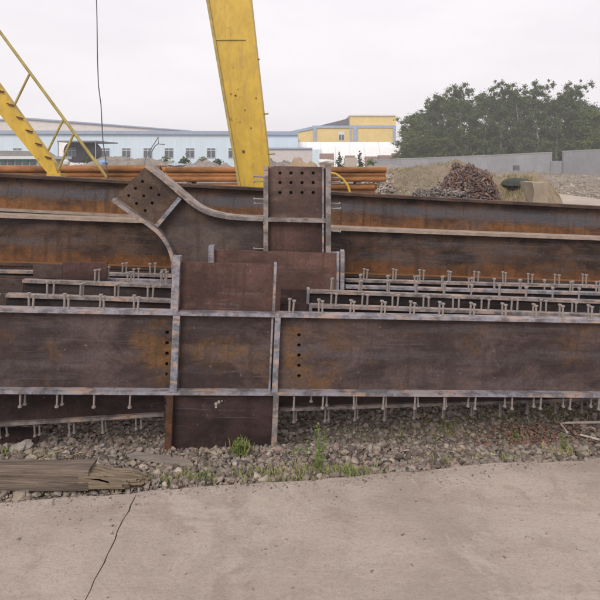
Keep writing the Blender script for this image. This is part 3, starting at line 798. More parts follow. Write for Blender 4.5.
def trestle(x, Y, w, h_, label):
    t = thing('pipe_trestle', label, 'trestle', Matrix.Translation((x, Y, -.02)))
    MB().box(-.06, .06, 0, w, h_-.12, h_).build('cross_beam', M_rustedge, t)
    for yy in (.03, w-.11): MB().box(-.04, .04, yy, yy+.08, 0, h_-.121).build('leg', M_rustedge, t)
z2 = EYE-(184.5-HZ)*YB/F-.052*2-.052*1.74
for i, x in enumerate((xB0+.5, 0.0, xB1-.5)):
    trestle(x, YB-.02, .56, z2+.01, 'low rusty trestle, %s of three under the pipe bundles behind the crane leg' % ('first', 'middle', 'last')[i])
    o = MB().box(-.05, .05, 0, .5, 0, .045).build('timber_bearer', M_wood); o.location = (x, YB, EYE-(184.5-HZ)*YB/F+.0); tag(o, 'timber bearer between the two pipe bundles, %s of three' % ('first', 'middle', 'last')[i], 'bearer')
z3 = EYE-5.6*YA/F-.07*2-.07*1.74*2
for i, x in enumerate((-7.5, -4.2)):
    trestle(x, YA-.02, .68, z3+.01, 'rusty trestle under the %s end of the long pipe bundle' % ('left', 'right')[i])
# rusty chain/clamp bits at the left end of bundle
M_hose = plain('yellow hose', (.6, .4, .04), .5, .2)
yh = 9.6
MB().tube([W(318, 176, yh), W(327, 172, yh), W(336, 174, yh), (W(343, 179, yh)), W(348, 186, yh), W(351, 196, yh), W(352, 215, yh)], .022, 8).build('hose', M_hose); tag(C.objects[-1], 'yellow hose looping down in front of the pipe bundle right of the column', 'hose')

# ------------------------------------------------------------ yellow gantry crane (leg, stair, rail)
YC = 8.0
cr = thing('gantry_crane', 'yellow gantry crane with a leaning box leg and a steep stair with handrail', 'crane', Matrix.Translation((W(250, 200, YC).x, YC, 0)))
def addw(m, name, mat, par=cr, sm=False):
    o = m.build(name, mat, None, sm); o.parent = par; o.matrix_parent_inverse = par.matrix_world.inverted() if par.name.startswith('gantry') else par.matrix_world.inverted()
    return o
bpy.context.view_layer.update()
def prism_xz(pts, y0, y1): return MB().poly_prism([(p.x, p.z) for p in pts], [], y0, y1)
def lx(xa, ya, xb, yb, y): return xa+(xb-xa)*(y-ya)/(yb-ya)
top_y, bot_y = -330, 262
leg = [W(lx(223, 86, 240, 185, bot_y), bot_y, YC), W(lx(254, 86, 266, 160, bot_y)-3, bot_y, YC), W(lx(254, 86, 266, 160, top_y)+28, top_y, YC), W(lx(223, 86, 240, 185, top_y), top_y, YC)]
addw(prism_xz(leg, YC, YC+.42), 'leg', M_yellow)
M_ydirty = plain('dull yellow paint', (.42, .33, .10), .6, .3, 4, bumpd=.001)
# side flange lip on left, paler
lip = [W(lx(221, 86, 238, 185, bot_y), bot_y, YC), W(lx(223.6, 86, 240.4, 185, bot_y), bot_y, YC), W(lx(223.6, 86, 240.4, 185, top_y), top_y, YC), W(lx(221, 86, 238, 185, top_y), top_y, YC)]
addw(prism_xz(lip, YC-.03, YC+.45), 'leg_flange', M_ydirty)
for (yy) in (114.5, 154.5, 60, 20):
    xx = lx(254, 86, 266, 160, yy); addw(MB().tube([W(xx-1, yy, YC+.1), W(xx+10, yy-.8, YC+.1)], .012, 6), 'step_bar', M_ydirty)
for (y_, k) in ((40, 0), (-150, 0)):
    a_, b_ = W(lx(223, 86, 240, 185, y_)+.8, y_, YC), W(lx(254, 86, 266, 160, y_)-.8, y_, YC)
    addw(MB().tube([a_+Vector((0, -.008, 0)), b_+Vector((0, -.008, 0))], .009, 6), 'weld_seam', M_ydirty)
for (x_, y_, r_) in ((235.5, 95.5, .014), (243.5, 151.5, .022), (231, 94, .009), (256, 98, .01), (245, 110, .008), (251, 128, .01), (240, 122, .007)):
    p = W(x_, y_, YC); addw(MB().tube([p+Vector((0, .01, 0)), p+Vector((0, -.012, 0))], r_, 8), 'bolt_head', M_rustedge)
base = [W(228, 262, YC), W(300, 262, YC), W(300, 256, YC), W(228, 256, YC)]
o = MB().box(-.5, .5, 0, .7, 0, .14); 
zfoot = W(0, 262, YC).z
# end carriage on the ground carrying leg
xl = W(262, 262, YC).x
addw(MB().box(xl-1.3, xl+1.0, YC-.02, YC+.44, .02, zfoot+.02) if zfoot > .05 else MB().box(xl-1.3, xl+1.0, YC-.02, YC+.44, -.1, .1), 'end_carriage', M_yellow)
# stair
st = [W(lx(0, 114, 49, 174.5, 178), 178, YC), W(lx(0, 86.5, 54, 162, 178)-6, 178, YC), W(lx(0, 86.5, 54, 162, 162), 162, YC), W(lx(0, 86.5, 54, 162, -260), -260, YC), W(lx(0, 114, 49, 174.5, -260), -260, YC)]
addw(prism_xz(st, YC-.02, YC+.10), 'stair_stringer', M_yellow)
yy = 158.0; 
while yy > -240:
    xx = lx(0, 86.5, 54, 162, yy); p = W(xx, yy, YC)
    addw(MB().poly_prism([(p.x-.075, p.z+.012), (p.x+.02, p.z-.012), (p.x+.022, p.z+.004), (p.x-.07, p.z+.03)], [], YC-.06, YC-.021), 'step', M_rustedge); yy -= 13.2
addw(MB().tube([W(lx(40, 86, 107, 177, -260), -260, YC), W(107, 177.5, YC)], .024, 8), 'handrail', M_ydirty)
addw(MB().tube([W(63.5, 119, YC), W(48, 151, YC)], .018, 8), 'rail_post', M_ydirty)
addw(MB().tube([W(73.5, 134, YC), W(58, 171, YC)], .02, 8), 'rail_post', M_ydirty)
addw(MB().tube([W(30, 73, YC), W(14, 106, YC)], .018, 8), 'rail_post', M_ydirty)
addw(MB().box(W(48, 177, YC).x, W(62, 177, YC).x, YC-.05, YC+.16, W(0, 178.5, YC).z, W(0, 173.5, YC).z), 'foot_bracket', M_yellow)
# landing frame the stair and rail stand on, down to the ground
for px in (50, 104):
    addw(MB().box(W(px, 170, YC).x-.03, W(px, 170, YC).x+.03, YC-.02, YC+.04, 0, W(0, 178.6, YC).z), 'landing_post', M_ydirty)
# girder and other leg above, out of the picture
gz = W(0, top_y, YC).z
addw(MB().box(-12, 6, YC-.1, YC+.6, gz, gz+.7), 'crane_girder', M_yellow)
addw(MB().poly_prism([(-9.8, 0), (-9.2, 0), (-8.2, gz), (-9.0, gz)], [], YC, YC+.42), 'leg', M_yellow)
# cable hanging from the crane girder
Yc = 7.9
pc = [Vector((W(97.5, 86, Yc).x-.15, Yc, gz))]+[W(a, b, Yc) for a, b in ((97, 20), (97.5, 60), (98.5, 86), (101, 105), (102, 125), (103, 142), (105.5, 158), (107.5, 176), (108, 196))]
o = MB().tube(pc, .008, 6).build('cable', plain('grey cable', (.10, .10, .11), .6)); tag(o, 'thin black cable hanging down beside the yellow handrail', 'cable')

# ------------------------------------------------------------ far background
def bx(name, px0, px1, y0, y1, Y, dep, mat, parent=None):
    a = W(px0, y1, Y); b = W(px1, y0, Y)
    m = MB().box(a.x, b.x, Y, Y+dep, a.z, b.z); return m.build(name, mat, parent)
def poly(name, pts, Y, dep, mat, parent=None):
    return MB().poly_prism([(W(a, b, Y).x, W(a, b, Y).z) for a, b in pts], [], Y, Y+dep).build(name, mat, parent)
M_bluewall = plain('pale blue cladding', (.56, .67, .77), .6, .06, .2, stretch=(8, 1, .3), bumpd=0)
M_gutter = plain('grey blue trim', (.28, .34, .46), .6, .12, 1, bumpd=0)
M_roofpale = plain('beige roof sheet', (.62, .56, .52), .7, .1, .3, bumpd=0)
M_glass = plain('dull window glass', (.07, .09, .12), .3, .3, 1.5, bumpd=0)
M_frame = plain('white frame', (.62, .64, .66), .6, .08)
M_yw = plain('yellow render', (.70, .52, .19), .8, .08, .4, bumpd=0)
M_bt = plain('blue render', (.30, .37, .50), .8, .1, .4, bumpd=0)
M_dkroof = plain('dark roof', (.10, .10, .12), .7, .2, 1)
M_tent = plain('white sheeting', (.86, .82, .83), .7, .05, .5, bumpd=0)
def gz_of(Y): return HZ+EYE*F/Y      # image row of z=0
YF = 95.0
fa = thing('factory_hall', 'long pale blue factory hall with a row of small windows and low beige roof', 'factory', Matrix.Translation((W(100, 160, YF).x, YF, 0)))
bpy.context.view_layer.update()
def rel(o, par): o.parent = par; o.matrix_parent_inverse = par.matrix_world.inverted(); return o
rel(bx('wall', -330, 298, 133, gz_of(YF), YF, 40, M_bluewall), fa)
rel(poly('eave_band', [(-330, 132.8), (298, 134.8), (298, 131.4), (-330, 129.0)], YF-.5, 41, M_gutter), fa)
rel(poly('roof', [(-150, 130.0), (190, 131.4), (27, 119.3), (-20, 120.8)], YF+1, 38, M_roofpale), fa)
rel(poly('roof_edge', [(-150, 130.0), (-20, 120.9), (27, 119.2), (190, 131.3), (190, 130.3), (27, 117.6), (-20, 119.5), (-150, 128.6)], YF+.6, 39, M_gutter), fa)
for px in (-60, -36, -10, 12.5, 100.5, 121.5, 143, 164.2, 185.3, 206.4, 228):
    f_ = rel(bx('window', px, px+9.2, 147.8, 158, YF-.12, .1, M_frame), fa)
    for (a, b, c, d) in ((.6, 4.3, 150.6, 157.4), (4.9, 8.6, 150.6, 157.4), (.6, 4.3, 148.4, 149.8), (4.9, 8.6, 148.4, 149.8)):
        q = bx('pane', px+a, px+b, c, d, YF-.17, .04, M_glass); q.parent = f_; q.matrix_parent_inverse = Matrix.Identity(4)
# second hall edge right of the crane leg
fb = thing('annex_hall', 'low pale annex with a thin grey eave right of the crane leg', 'building', Matrix.Translation((W(290, 160, 85).x, 85, 0)))
bpy.context.view_layer.update()
rel(bx('wall', 262, 312, 148.6, gz_of(85), 85, 8, plain('pinkish wall', (.55, .50, .50), .8, .08, .4)), fb)
rel(bx('eave', 260, 312.5, 147.6, 149, 84.7, 9, M_gutter), fb)
rel(bx('end_wall', 312.2, 322, 149.5, gz_of(85), 84.6, 6, plain('pale blue end wall', (.60, .70, .78), .7, .08, .4)), fb)
# yellow building
YY = 130.0
yb = thing('yellow_building', 'yellow rendered building with blue trim bands and a raised block at right', 'building', Matrix.Translation((W(350, 160, YY).x, YY, 0)))
bpy.context.view_layer.update()
rel(bx('wall', 313, 352, 127, gz_of(YY), YY, 25, M_yw), yb)
rel(bx('raised_block', 350.3, 395.5, 116, gz_of(YY), YY-1.5, 26, M_yw), yb)
rel(bx('parapet', 349.8, 396, 114.8, 116.2, YY-1.8, 26.6, M_roofpale), yb)
rel(poly('side_wing', [(284, 134), (313, 128), (313, 163), (284, 163)], YY+.5, 20, M_yw), yb)
rel(poly('side_band', [(284, 132.6), (313, 126.2), (313, 129), (284, 135)], YY+.2, 20.4, M_bt), yb)
rel(bx('band', 312.6, 350, 125.6, 128, YY-.3, 25.5, M_bt), yb)
rel(bx('band', 350, 396, 125.2, 127.8, YY-1.75, .24, M_bt), yb)
for a, b, d in ((313, 316.5, -.28), (353, 357.5, -1.78), (393, 396, -1.78), (350, 351, -1.78)):
    rel(bx('pilaster', a, b, 127.8, gz_of(YY), YY+d-.05, .3, M_bt), yb)
rel(poly('roof', [(320, 125.5), (350, 118), (350, 125.5)], YY+2, 20, M_dkroof), yb)
w_ = rel(bx('window', 338.5, 344.5, 131.5, 140.5, YY-.1, .08, M_frame), yb)
for a, b in ((339, 341.2), (341.8, 344)):
    q = bx('pane', a, b, 134.6, 140, YY-.15, .04, M_glass); q.parent = w_
rel(bx('window', 288, 290, 135, 138, YY+.4, .08, M_glass), yb)
# white tunnel tent
YT = 105.0
tt = thing('tunnel_tent', 'long white sheeted tunnel tent with a slanting right end before the yellow building', 'tent', Matrix.Translation((W(360, 160, YT).x, YT, 0)))
bpy.context.view_layer.update()
m = MB(); x0, x1 = W(296, 160, YT).x, W(427, 160, YT).x; hh = EYE+19*YT/F
prof = [(0, 0), (.5, .45), (1.6, .78), (3.2, .94), (5, 1.0), (6.8, .94), (8.4, .78), (9.5, .45), (10, 0)]
vs = []
for xx, cut in ((x0, 0), (x1-4.0, 0), (x1-3.6, .03), (x1, 1)):
    if cut < 1: vs.append([m.bm.verts.new((xx, YT+a, hh*b*(1-cut))) for a, b in prof])
    else: vs.append([m.bm.verts.new((xx, YT+1+a*.8, .6*b)) for a, b in prof])
for i in range(len(vs)-1):
    for k in range(len(prof)-1): m.bm.faces.new((vs[i][k], vs[i][k+1], vs[i+1][k+1], vs[i+1][k]))
m.bm.faces.new(vs[0]); m.bm.faces.new(vs[-1][::-1])
rel(m.build('sheeting', M_tent), tt)
rr = MB()
for k in range(9):
    xx = x0+2+k*3.0; rr.tube([(xx, YT+a*1.002-.03, hh*b+.03) for a, b in prof], .05, 5)
rel(rr.build('hoops', M_frame), tt)
# grey concrete wall
M_gw = plain('grey concrete wall', (.27, .27, .29), .85, .16, .5, stretch=(1, 1, .5))
def wall(pts, label, th=.3):
    """pts: (px, top row, base row)"""
    t = thing('boundary_wall', label, 'wall', Matrix.Identity(4)); n = len(pts)
    for i in range(n-1):
        (a, ta, ba), (b, tb, bb) = pts[i], pts[i+1]
        Ya, Yb = EYE*F/(ba-HZ), EYE*F/(bb-HZ)
        A, B, A2, B2 = W(a, ba, Ya), W(b, bb, Yb), W(a, ta, Ya), W(b, tb, Yb)
        m = MB(); f = []
        off = Vector((0, th, 0)); zf = Vector((0, 0, -.3))
        q = [A+zf, B+zf, B2, A2]; v1 = [m.bm.verts.new(p) for p in q]; v2 = [m.bm.verts.new(p+off) for p in q]
        m.bm.faces.new(v1); m.bm.faces.new(v2[::-1])
        for k in range(4): m.bm.faces.new((v1[k], v1[(k+1) % 4], v2[(k+1) % 4], v2[k]))
        m.build('wall_panel', M_gw, t)
        d = (B2-A2).normalized()
        m = MB(); q = [A2+Vector((0, -.06, 0)), B2+Vector((0, -.06, 0)), B2+Vector((0, -.06, .12)), A2+Vector((0, -.06, .12))]
        v1 = [m.bm.verts.new(p) for p in q]; v2 = [m.bm.verts.new(p+Vector((0, th+.12, 0))) for p in q]
        m.bm.faces.new(v1); m.bm.faces.new(v2[::-1])
        for k in range(4): m.bm.faces.new((v1[k], v1[(k+1) % 4], v2[(k+1) % 4], v2[k]))
        m.build('coping', plain('coping', (.33, .33, .34), .85), t)
    return t
wall([(372, 160.2, 170.6), (430, 158.2, 171.0), (487, 155.8, 171.5), (511, 154.9, 171.8)], 'long grey concrete boundary wall in front of the trees')
wall([(511, 154.7, 171.8), (552, 152.9, 172.2)], 'slightly higher end section of the grey boundary wall left of the gap')
wall([(563.5, 151.8, 174.0), (620, 149.5, 175.5), (760, 143, 180)], 'grey concrete wall right of the gap, running out of the picture')
t = bx('wall_block', 551, 564, 161, 174.2, 60.0, .3, M_gw); tag(t, 'low light grey wall piece closing the gap between the boundary walls', 'wall')
# dark hatch in wall
t = bx('wall_hatch', 514.5, 519.5, 165.5, 170.5, 68.5, .5, plain('dark hatch', (.10, .10, .11), .7)); tag(t, 'small dark square hatch at the foot of the grey boundary wall', 'hatch')
# road at right
m = MB(); zr = .10
R_ = [W(548, 203, 20), W(1100, 240, 20)]
def gp(px, py, z): Y = (EYE-z)*F/(py-HZ); return Vector(((px-CX)*Y/F, Y, z))
q = [gp(546, 192, zr), gp(700, 212, zr), gp(1100, 250, zr), gp(1100, 300, zr), gp(700, 262, zr), gp(540, 262, zr)]
m.bm.faces.new([m.bm.verts.new(p) for p in q]); r_ = bmesh.ops.extrude_face_region(m.bm, geom=m.bm.faces[:])
for v in r_['geom']:
    if isinstance(v, bmesh.types.BMVert): v.co.z -= .25
kind(m.build('road', concrete_mat('pale road concrete', (.44, .37, .31), (.38, .31, .26))), 'structure')

# ---- earth mound with rubble and scrap
def mound(name, label, cx, cy, rx, ry, h_, col, col2, seed, rough_=.12, pw=1.0, n=60):
    V, Fc = [], []
    for j in range(n+1):
        for i in range(n+1):
            u = -1+2*i/n; v = -1+2*j/n; r = math.hypot(u, v)
            z = max(0, 1-r**2)**pw*h_
            z *= 1+.35*noise.noise(Vector((u*2+seed, v*2, 0)))
            z += rough_*h_*noise.fractal(Vector((u*6+seed, v*6, 1)), 1, 2, 5)*min(1, max(0, 1.02-r)*5)
            V.append((cx+u*rx, cy+v*ry, z-.12 if r > 1 else z-.1))
    for j in range(n):
        for i in range(n): Fc.append((j*(n+1)+i, j*(n+1)+i+1, (j+1)*(n+1)+i+1, (j+1)*(n+1)+i))
    o = npmesh(name, V, Fc, plain('soil '+name+str(seed), col, .95, .3, 3.5, col2, bumpd=.08), smooth=True)
    tag(o, label, 'heap'); return o
def pxx(px, Y): return (px-CX)*Y/F
mound('earth_mound', 'broad tan earth mound with dry grass behind the right girders', pxx(432, 18), 18, 3.2, 2.6, 1.38, (.36, .285, .20), (.25, .205, .15), 3, .10, .55)
mound('earth_mound', 'lower tan earth mound right of the rusty scrap pile', pxx(512, 15), 15.2, 1.4, 1.9, 1.18, (.36, .275, .18), (.26, .21, .14), 8, .10, .45)
mound('sand_heap', 'small tan sand heap behind the perforated column plate', pxx(303, 22), 22, 1.2, 1.5, 1.62, (.46, .34, .22), (.40, .29, .19), 12, .05, .7)
mound('rubble_heap', 'grey rubble heap right of the crane leg', pxx(272, 26), 26, 1.7, 1.5, 1.62, (.33, .30, .27), (.20, .18, .16), 15, .12, .5)
mound('rubble_heap', 'low grey brown rubble heap behind the left pipes', pxx(130, 40), 40, 4.6, 2, 1.75, (.34, .29, .25), (.22, .2, .17), 17, .10, .35)
mound('rubble_heap', 'pinkish grey rubble heap left of the crane leg', pxx(205, 38), 38, 2.5, 2, 1.5, (.36, .30, .28), (.24, .2, .19), 19, .12, .35)
mound('spoil_heap', 'wide low heap of earth and stones in front of the boundary wall', pxx(400, 40), 42, 5, 4, 1.2, (.34, .30, .27), (.26, .23, .2), 23, .2, .5)
# concrete block retaining the mound's right side
o = bx('concrete_block', 533, 548.5, 182.5, 212, 13.2, 1.0, concrete_mat('block concrete', (.36, .31, .23), (.27, .22, .16)))
bm = bmesh.new(); bm.from_mesh(o.data); bmesh.ops.subdivide_edges(bm, edges=bm.edges[:], cuts=7, use_grid_fill=True)
for v in bm.verts: v.co += Vector((noise.noise(v.co*3), noise.noise(v.co*3+Vector((5, 0, 0))), noise.noise(v.co*3+Vector((9, 0, 0)))))*.035
bm.to_mesh(o.data); bm.free()
tag(o, 'rough pale concrete block at the right foot of the earth mound', 'block')
# rubble on slopes
P, R = [], []
for i in range(5200):
    px = rng.uniform(340, 455); Y = rng.uniform(15.5, 22)
    x = pxx(px, Y); u = (x-pxx(432, 18))/3.2; v = (Y-18)/2.6; r = math.hypot(u, v)
    z = max(0, 1-r*r)**.55*1.30-.05
    P.append((x, Y, z)); R.append(float(np.clip(rng.lognormal(-3.2, .5), .015, .14))*(.45 if px > 395 else 1))
kind(stones('rubble', P, R, M_stone, [(.42, .37, .33), (.34, .29, .25), (.28, .25, .25), (.45, .36, .26)]), 'stuff', 'grey and tan broken stone on the slope of the earth mound', 'rubble')
P, R = [], []
for i in range(9000):
    px = rng.uniform(470, 760); py = 172+rng.random()**1.4*30
    g = gp(px, py, 0.05)
    if px > 546 and py > 192+(px-546)*.125: continue
    P.append((g.x, g.y, .05)); R.append(float(np.clip(rng.lognormal(-3.3, .6), .02, .16))*min(1.2, g.y/25))
kind(stones('stony_field', P, R, M_stone, [(.34, .29, .24), (.30, .25, .21), (.24, .20, .17)]), 'stuff', 'field of pale stones between the road and the boundary wall', 'rubble')
# scrap pile: tangle of rusty offcuts
def scrap(name, label, cxp, Y, wpx, hpx, basey, n, mats_pal, rs, seed):
    V, Fc = [], []; rg = np.random.default_rng(seed); cols = []
    for i in range(n):
        u = rg.uniform(-1, 1); v = rg.uniform(-1, 1)
        top = max(0.05, (1-abs(u)**6)*(.8+.3*noise.noise(Vector((u*3.3+seed, 0, 0)))+.12*noise.noise(Vector((u*9, seed, 0)))))
        t = (rg.random()**.55)*top; px = cxp+u*wpx/2
        p = W(px, basey-t*hpx, Y); p.y = Y+v*.7*(1.1-t); L = rg.uniform(.05, .24)*rs; w = rg.uniform(.015, .07)*rs; h2 = rg.uniform(.008, .03)*rs
        d = Vector(rg.normal(size=3)).normalized(); a = d.orthogonal().normalized(); b = d.cross(a)
        i0 = len(V)
        for s in (-.5, .5):
            for aa, bb in ((-1, -1), (1, -1), (1, 1), (-1, 1)): V.append(p+d*L*s+a*w*aa*.5+b*h2*bb*.5)
        for f in ((0, 1, 2, 3), (7, 6, 5, 4), (0, 4, 5, 1), (1, 5, 6, 2), (2, 6, 7, 3), (3, 7, 4, 0)): Fc.append(tuple(k+i0 for k in f))
        c = mats_pal[rg.integers(len(mats_pal))]; cols += [(c[0], c[1], c[2], 1)]*8
    kind(npmesh(name, V, Fc, tintmat('scrap '+name, .7, 15), col=cols), 'stuff', label, 'scrap')
scrap('scrap_pile', 'dark rusty tangle of steel offcuts heaped on the earth mound', 468, 14.2, 48, 45, 206, 5200, [(.10, .06, .055), (.13, .065, .045), (.07, .05, .055), (.17, .12, .11), (.22, .10, .05), (.26, .2, .18)], 1.0, 5)
scrap('swarf_pile', 'low grey pile of metal scrap at the left foot of the rusty tangle', 440, 13.6, 58, 22, 208, 2600, [(.12, .11, .115), (.18, .16, .15), (.07, .06, .065), (.30, .27, .24), (.16, .10, .07)], .8, 6)
V, Fc = [], []
dg = bpy.context.evaluated_depsgraph_get()
for cxp, cy, rx, ry in ((432, 18, 3.0, 2.3), (512, 15.2, 1.3, 1.7)):
    for _ in range(4500):
        x = pxx(cxp, cy)+rng.uniform(-1, 1)*rx; y = cy+rng.uniform(-1, .4)*ry
        if noise.noise(Vector((x*1.1, y*1.1, 4))) < -.02: continue
        hit, loc, nrm, _i, ob, _m = SC.ray_cast(dg, Vector((x, y, 3)), Vector((0, 0, -1)))
        if not hit or not ob.name.startswith('earth_mound'): continue
        a_, b_ = blades([loc], .03, .13, .008); k = len(V); V += a_; Fc += [tuple(i+k for i in f) for f in b_]
kind(npmesh('dry_grass', V, Fc, plain('dry grass', (.34, .27, .13), .85, .3, 2, col2=(.20, .20, .08), bumpd=0)), 'stuff', 'dry yellowish grass and weeds growing on the earth mounds', 'grass')
# tarpaulin on mound
o = mound('tarpaulin', 'dark green tarpaulin lying on top of the right mound', pxx(517, 14.4), 14.4, .40, .5, .16, (.075, .085, .07), (.05, .06, .05), 33, .12, .35, 24); o.location.z = 1.03
o['category'] = 'tarpaulin'

# bricks behind the wall
M_brick = plain('brick stack', (.34, .25, .21), .9, .3, 2, stretch=(2, 2, 6))
for i, (a, b, tp) in enumerate(((366, 378, 156.5), (379, 392, 155.3), (393, 399, 153.2), (400, 412, 156), (413, 420, 154.2), (421, 430, 156.5))):
    o = bx('brick_stack', a, b, tp, gz_of(80), 80+i*.3, 1.5, M_brick)
    tag(o, 'brown brick stack behind the grey wall, %s from the left' % ('first', 'second', 'third', 'fourth', 'fifth', 'last')[i], 'bricks', 'brick stacks behind the wall')
for i, (a, b, tp) in enumerate(((320, 334, 153.5), (346, 355, 155.5))):
    o = bx('brick_stack', a, b, tp, gz_of(70), 70, 1.5, M_brick); tag(o, 'brown brick stack %s the dark conifer shrub before the white tent' % ('left of', 'right of')[i], 'bricks', 'brick stacks before the tent')
o = bx('concrete_block', 345, 357, 157.8, gz_of(45), 45, 1.2, plain('pale block', (.48, .43, .36), .9)); tag(o, 'pale square concrete block between the two dark shrubs', 'block')
# cabin with green windows, left
YK = 42.0
cb = thing('site_cabin', 'low cabin with green framed windows, white fascia and grey roof at the left edge', 'cabin', Matrix.Translation((W(0, 160, YK).x, YK, 0)))
bpy.context.view_layer.update()
rel(bx('wall', -80, 39, 157, gz_of(YK), YK, 5, plain('cabin wall', (.42, .46, .44), .8)), cb)
rel(bx('fascia', -82, 41, 156, 159, YK-.4, 5.6, M_frame), cb)
rel(poly('roof', [(-82, 155.9), (30, 155.9), (23, 151), (-82, 149.5)], YK+.2, 4.6, plain('cabin roof', (.25, .24, .23), .9)), cb)
for k in range(15):
    a = -74+k*7.4
    f_ = rel(bx('window', a, a+6.0, 160, 167.5, YK-.08, .06, plain('green frame', (.12, .26, .22), .6)), cb)
    q = bx('pane', a+.8, a+5.2, 161, 166.6, YK-.12, .03, M_glass); q.parent = f_
# dark round drum under a thin canopy
YD = 60.0
dr = thing('storage_tank', 'dark round tank end with a small four pane window under a thin flat canopy', 'tank', Matrix.Translation((W(75, 160, YD).x, YD, 0)))
bpy.context.view_layer.update()
c_ = W(74.5, 151.8, YD); rel(MB().tube([c_, c_+Vector((0, 5, 0))], 11.0*YD/F, 32).build('tank', plain('dark tank', (.015, .015, .03), .6)), dr)
f_ = rel(bx('window', 67.5, 76, 148, 156.3, YD-.1, .08, plain('dull frame', (.35, .37, .42), .6)), dr)
for a, b, c, d in ((68, 71.3, 151, 155.8), (72, 75.5, 151, 155.8), (68, 71.3, 148.4, 150), (72, 75.5, 148.4, 150)):
    q = bx('pane', a, b, c, d, YD-.14, .03, M_glass); q.parent = f_
rel(bx('canopy', 57, 96, 140.6, 142.0, YD-1.5, 7, plain('grey canopy', (.2, .2, .24), .6)), dr)
for px in (58, 95.4): rel(bx('post', px-.35, px+.35, 142.1, gz_of(YD), YD-1.4, .1, M_gutter), dr)
rel(bx('back_wall', 58.6, 94.6, 142.1, gz_of(YD), YD+5.2, .2, M_tent), dr)
# bent bracket, tarps, sacks
M_grey = plain('grey bracket', (.2, .2, .22), .6)
m = MB().tube([W(146, 156, 30), W(152, 147, 30), W(158.5, 137, 30), W(158.5, 144, 30), W(165, 144.5, 30)], .03, 6); m.tube([W(151, 153, 30), W(155, 146, 30), W(158.5, 143.5, 30)], .03, 6); m.tube([W(146, 156, 30), W(143, 170, 30), Vector((W(143, 170, 30).x, 30, 0))], .03, 6)
tag(m.build('bent_bracket', M_grey), 'thin bent grey metal bracket sticking up behind the slanted arm', 'bracket')
def bag(px, py, Y, rx, rz, label, col, name='sack', cat='sack'):
    bm = bmesh.new(); bmesh.ops.create_icosphere(bm, subdivisions=3, radius=1)
    for v in bm.verts: v.co *= 1+.35*noise.noise(v.co*1.7+Vector((px, 0, 0))); v.co = Vector((v.co.x*rx, v.co.y*rx*.8, v.co.z*rz))
    m = MB(); m.bm.free(); m.bm = bm; c = W(px, py, Y); z_ = c.z-rz
    for v in bm.verts:
        if v.co.z < -.2*rz: v.co.z = min(v.co.z, v.co.z*1.0)
    o = m.build(name, plain(label[:20], col, .7, .1, 2), smooth=True); o.location = c; tag(o, label, cat)
bag(326, 162, 22, .36, .13, 'white plastic sheet bundled on the heap right of the column plate', (.75, .72, .70), 'sheet_bundle', 'bundle')
bag(65.5, 163, 13, .10, .09, 'white bundle beside the foot of the yellow stair', (.7, .7, .68), 'sheet_bundle', 'bundle')
bag(77, 166, 13, .10, .05, 'small pale sack on the pipes right of the white bundle', (.5, .48, .45))
bag(103, 163, 30, .28, .18, 'blue plastic bundle behind the black cable', (.25, .33, .50), 'sheet_bundle', 'bundle')
bag(177, 165, 14, .26, .05, 'pale blue tarpaulin at the left end of the pipe bundle', (.38, .42, .48), 'tarpaulin', 'tarpaulin')
bag(86, 167, 13, .12, .04, 'low whitish sack behind the handrail foot', (.55, .53, .5))

# ------------------------------------------------------------ vegetation
def leafmat(name, c1, c2):
    m, nt, b = newmat(name, .75)
    a = N(nt, 'ShaderNodeAttribute'); a.attribute_name = 'tint'
    c = mixc(nt, a.outputs['Fac'], c1, c2); nt.links.new(c, b.inputs['Base Color'])
    b.inputs['Specular IOR Level'].default_value = .2
    return m
ML = [leafmat('leaves grey green', (.04, .068, .028), (.12, .155, .062)), leafmat('leaves dark', (.028, .048, .022), (.075, .11, .04)), leafmat('leaves yellow green', (.06, .095, .024), (.15, .185, .055))]
M_bark = plain('pale bark', (.32, .30, .26), .9, .35, 2)
M_barkd = plain('brown bark', (.16, .13, .10), .9, .35, 2)
def crown_mesh(centres, n, leaf, rg):
    V = []; T = []
    cs = np.array([c[:3] for c in centres]); rs = np.array([c[3] for c in centres]); w = rs**2/np.sum(rs**2)
    idx = rg.choice(len(cs), n, p=w)
    d = rg.normal(size=(n, 3)); d /= np.linalg.norm(d, axis=1)[:, None]
    rad = rs[idx]*np.abs(rg.normal(0, .75, n)); p = cs[idx]+d*rad[:, None]*np.array([1, 1, .85])
    a = rg.normal(size=(n, 3)); a /= np.linalg.norm(a, axis=1)[:, None]
    b = np.cross(a, rg.normal(size=(n, 3))); b /= np.linalg.norm(b, axis=1)[:, None]
    L = leaf*rg.uniform(.6, 1.4, n)[:, None]
    V = np.stack([p-a*L*.5, p+b*L*.3, p+a*L*.5, p-b*L*.3], 1).reshape(-1, 3)
    Fc = np.arange(n*4).reshape(-1, 4)
    tv = np.clip(rg.random(len(cs))[idx]*.6+rg.random(n)*.4, 0, 1)
    col = np.repeat(np.stack([tv, tv, tv, np.ones(n)], 1), 4, 0)
    return V, Fc, col
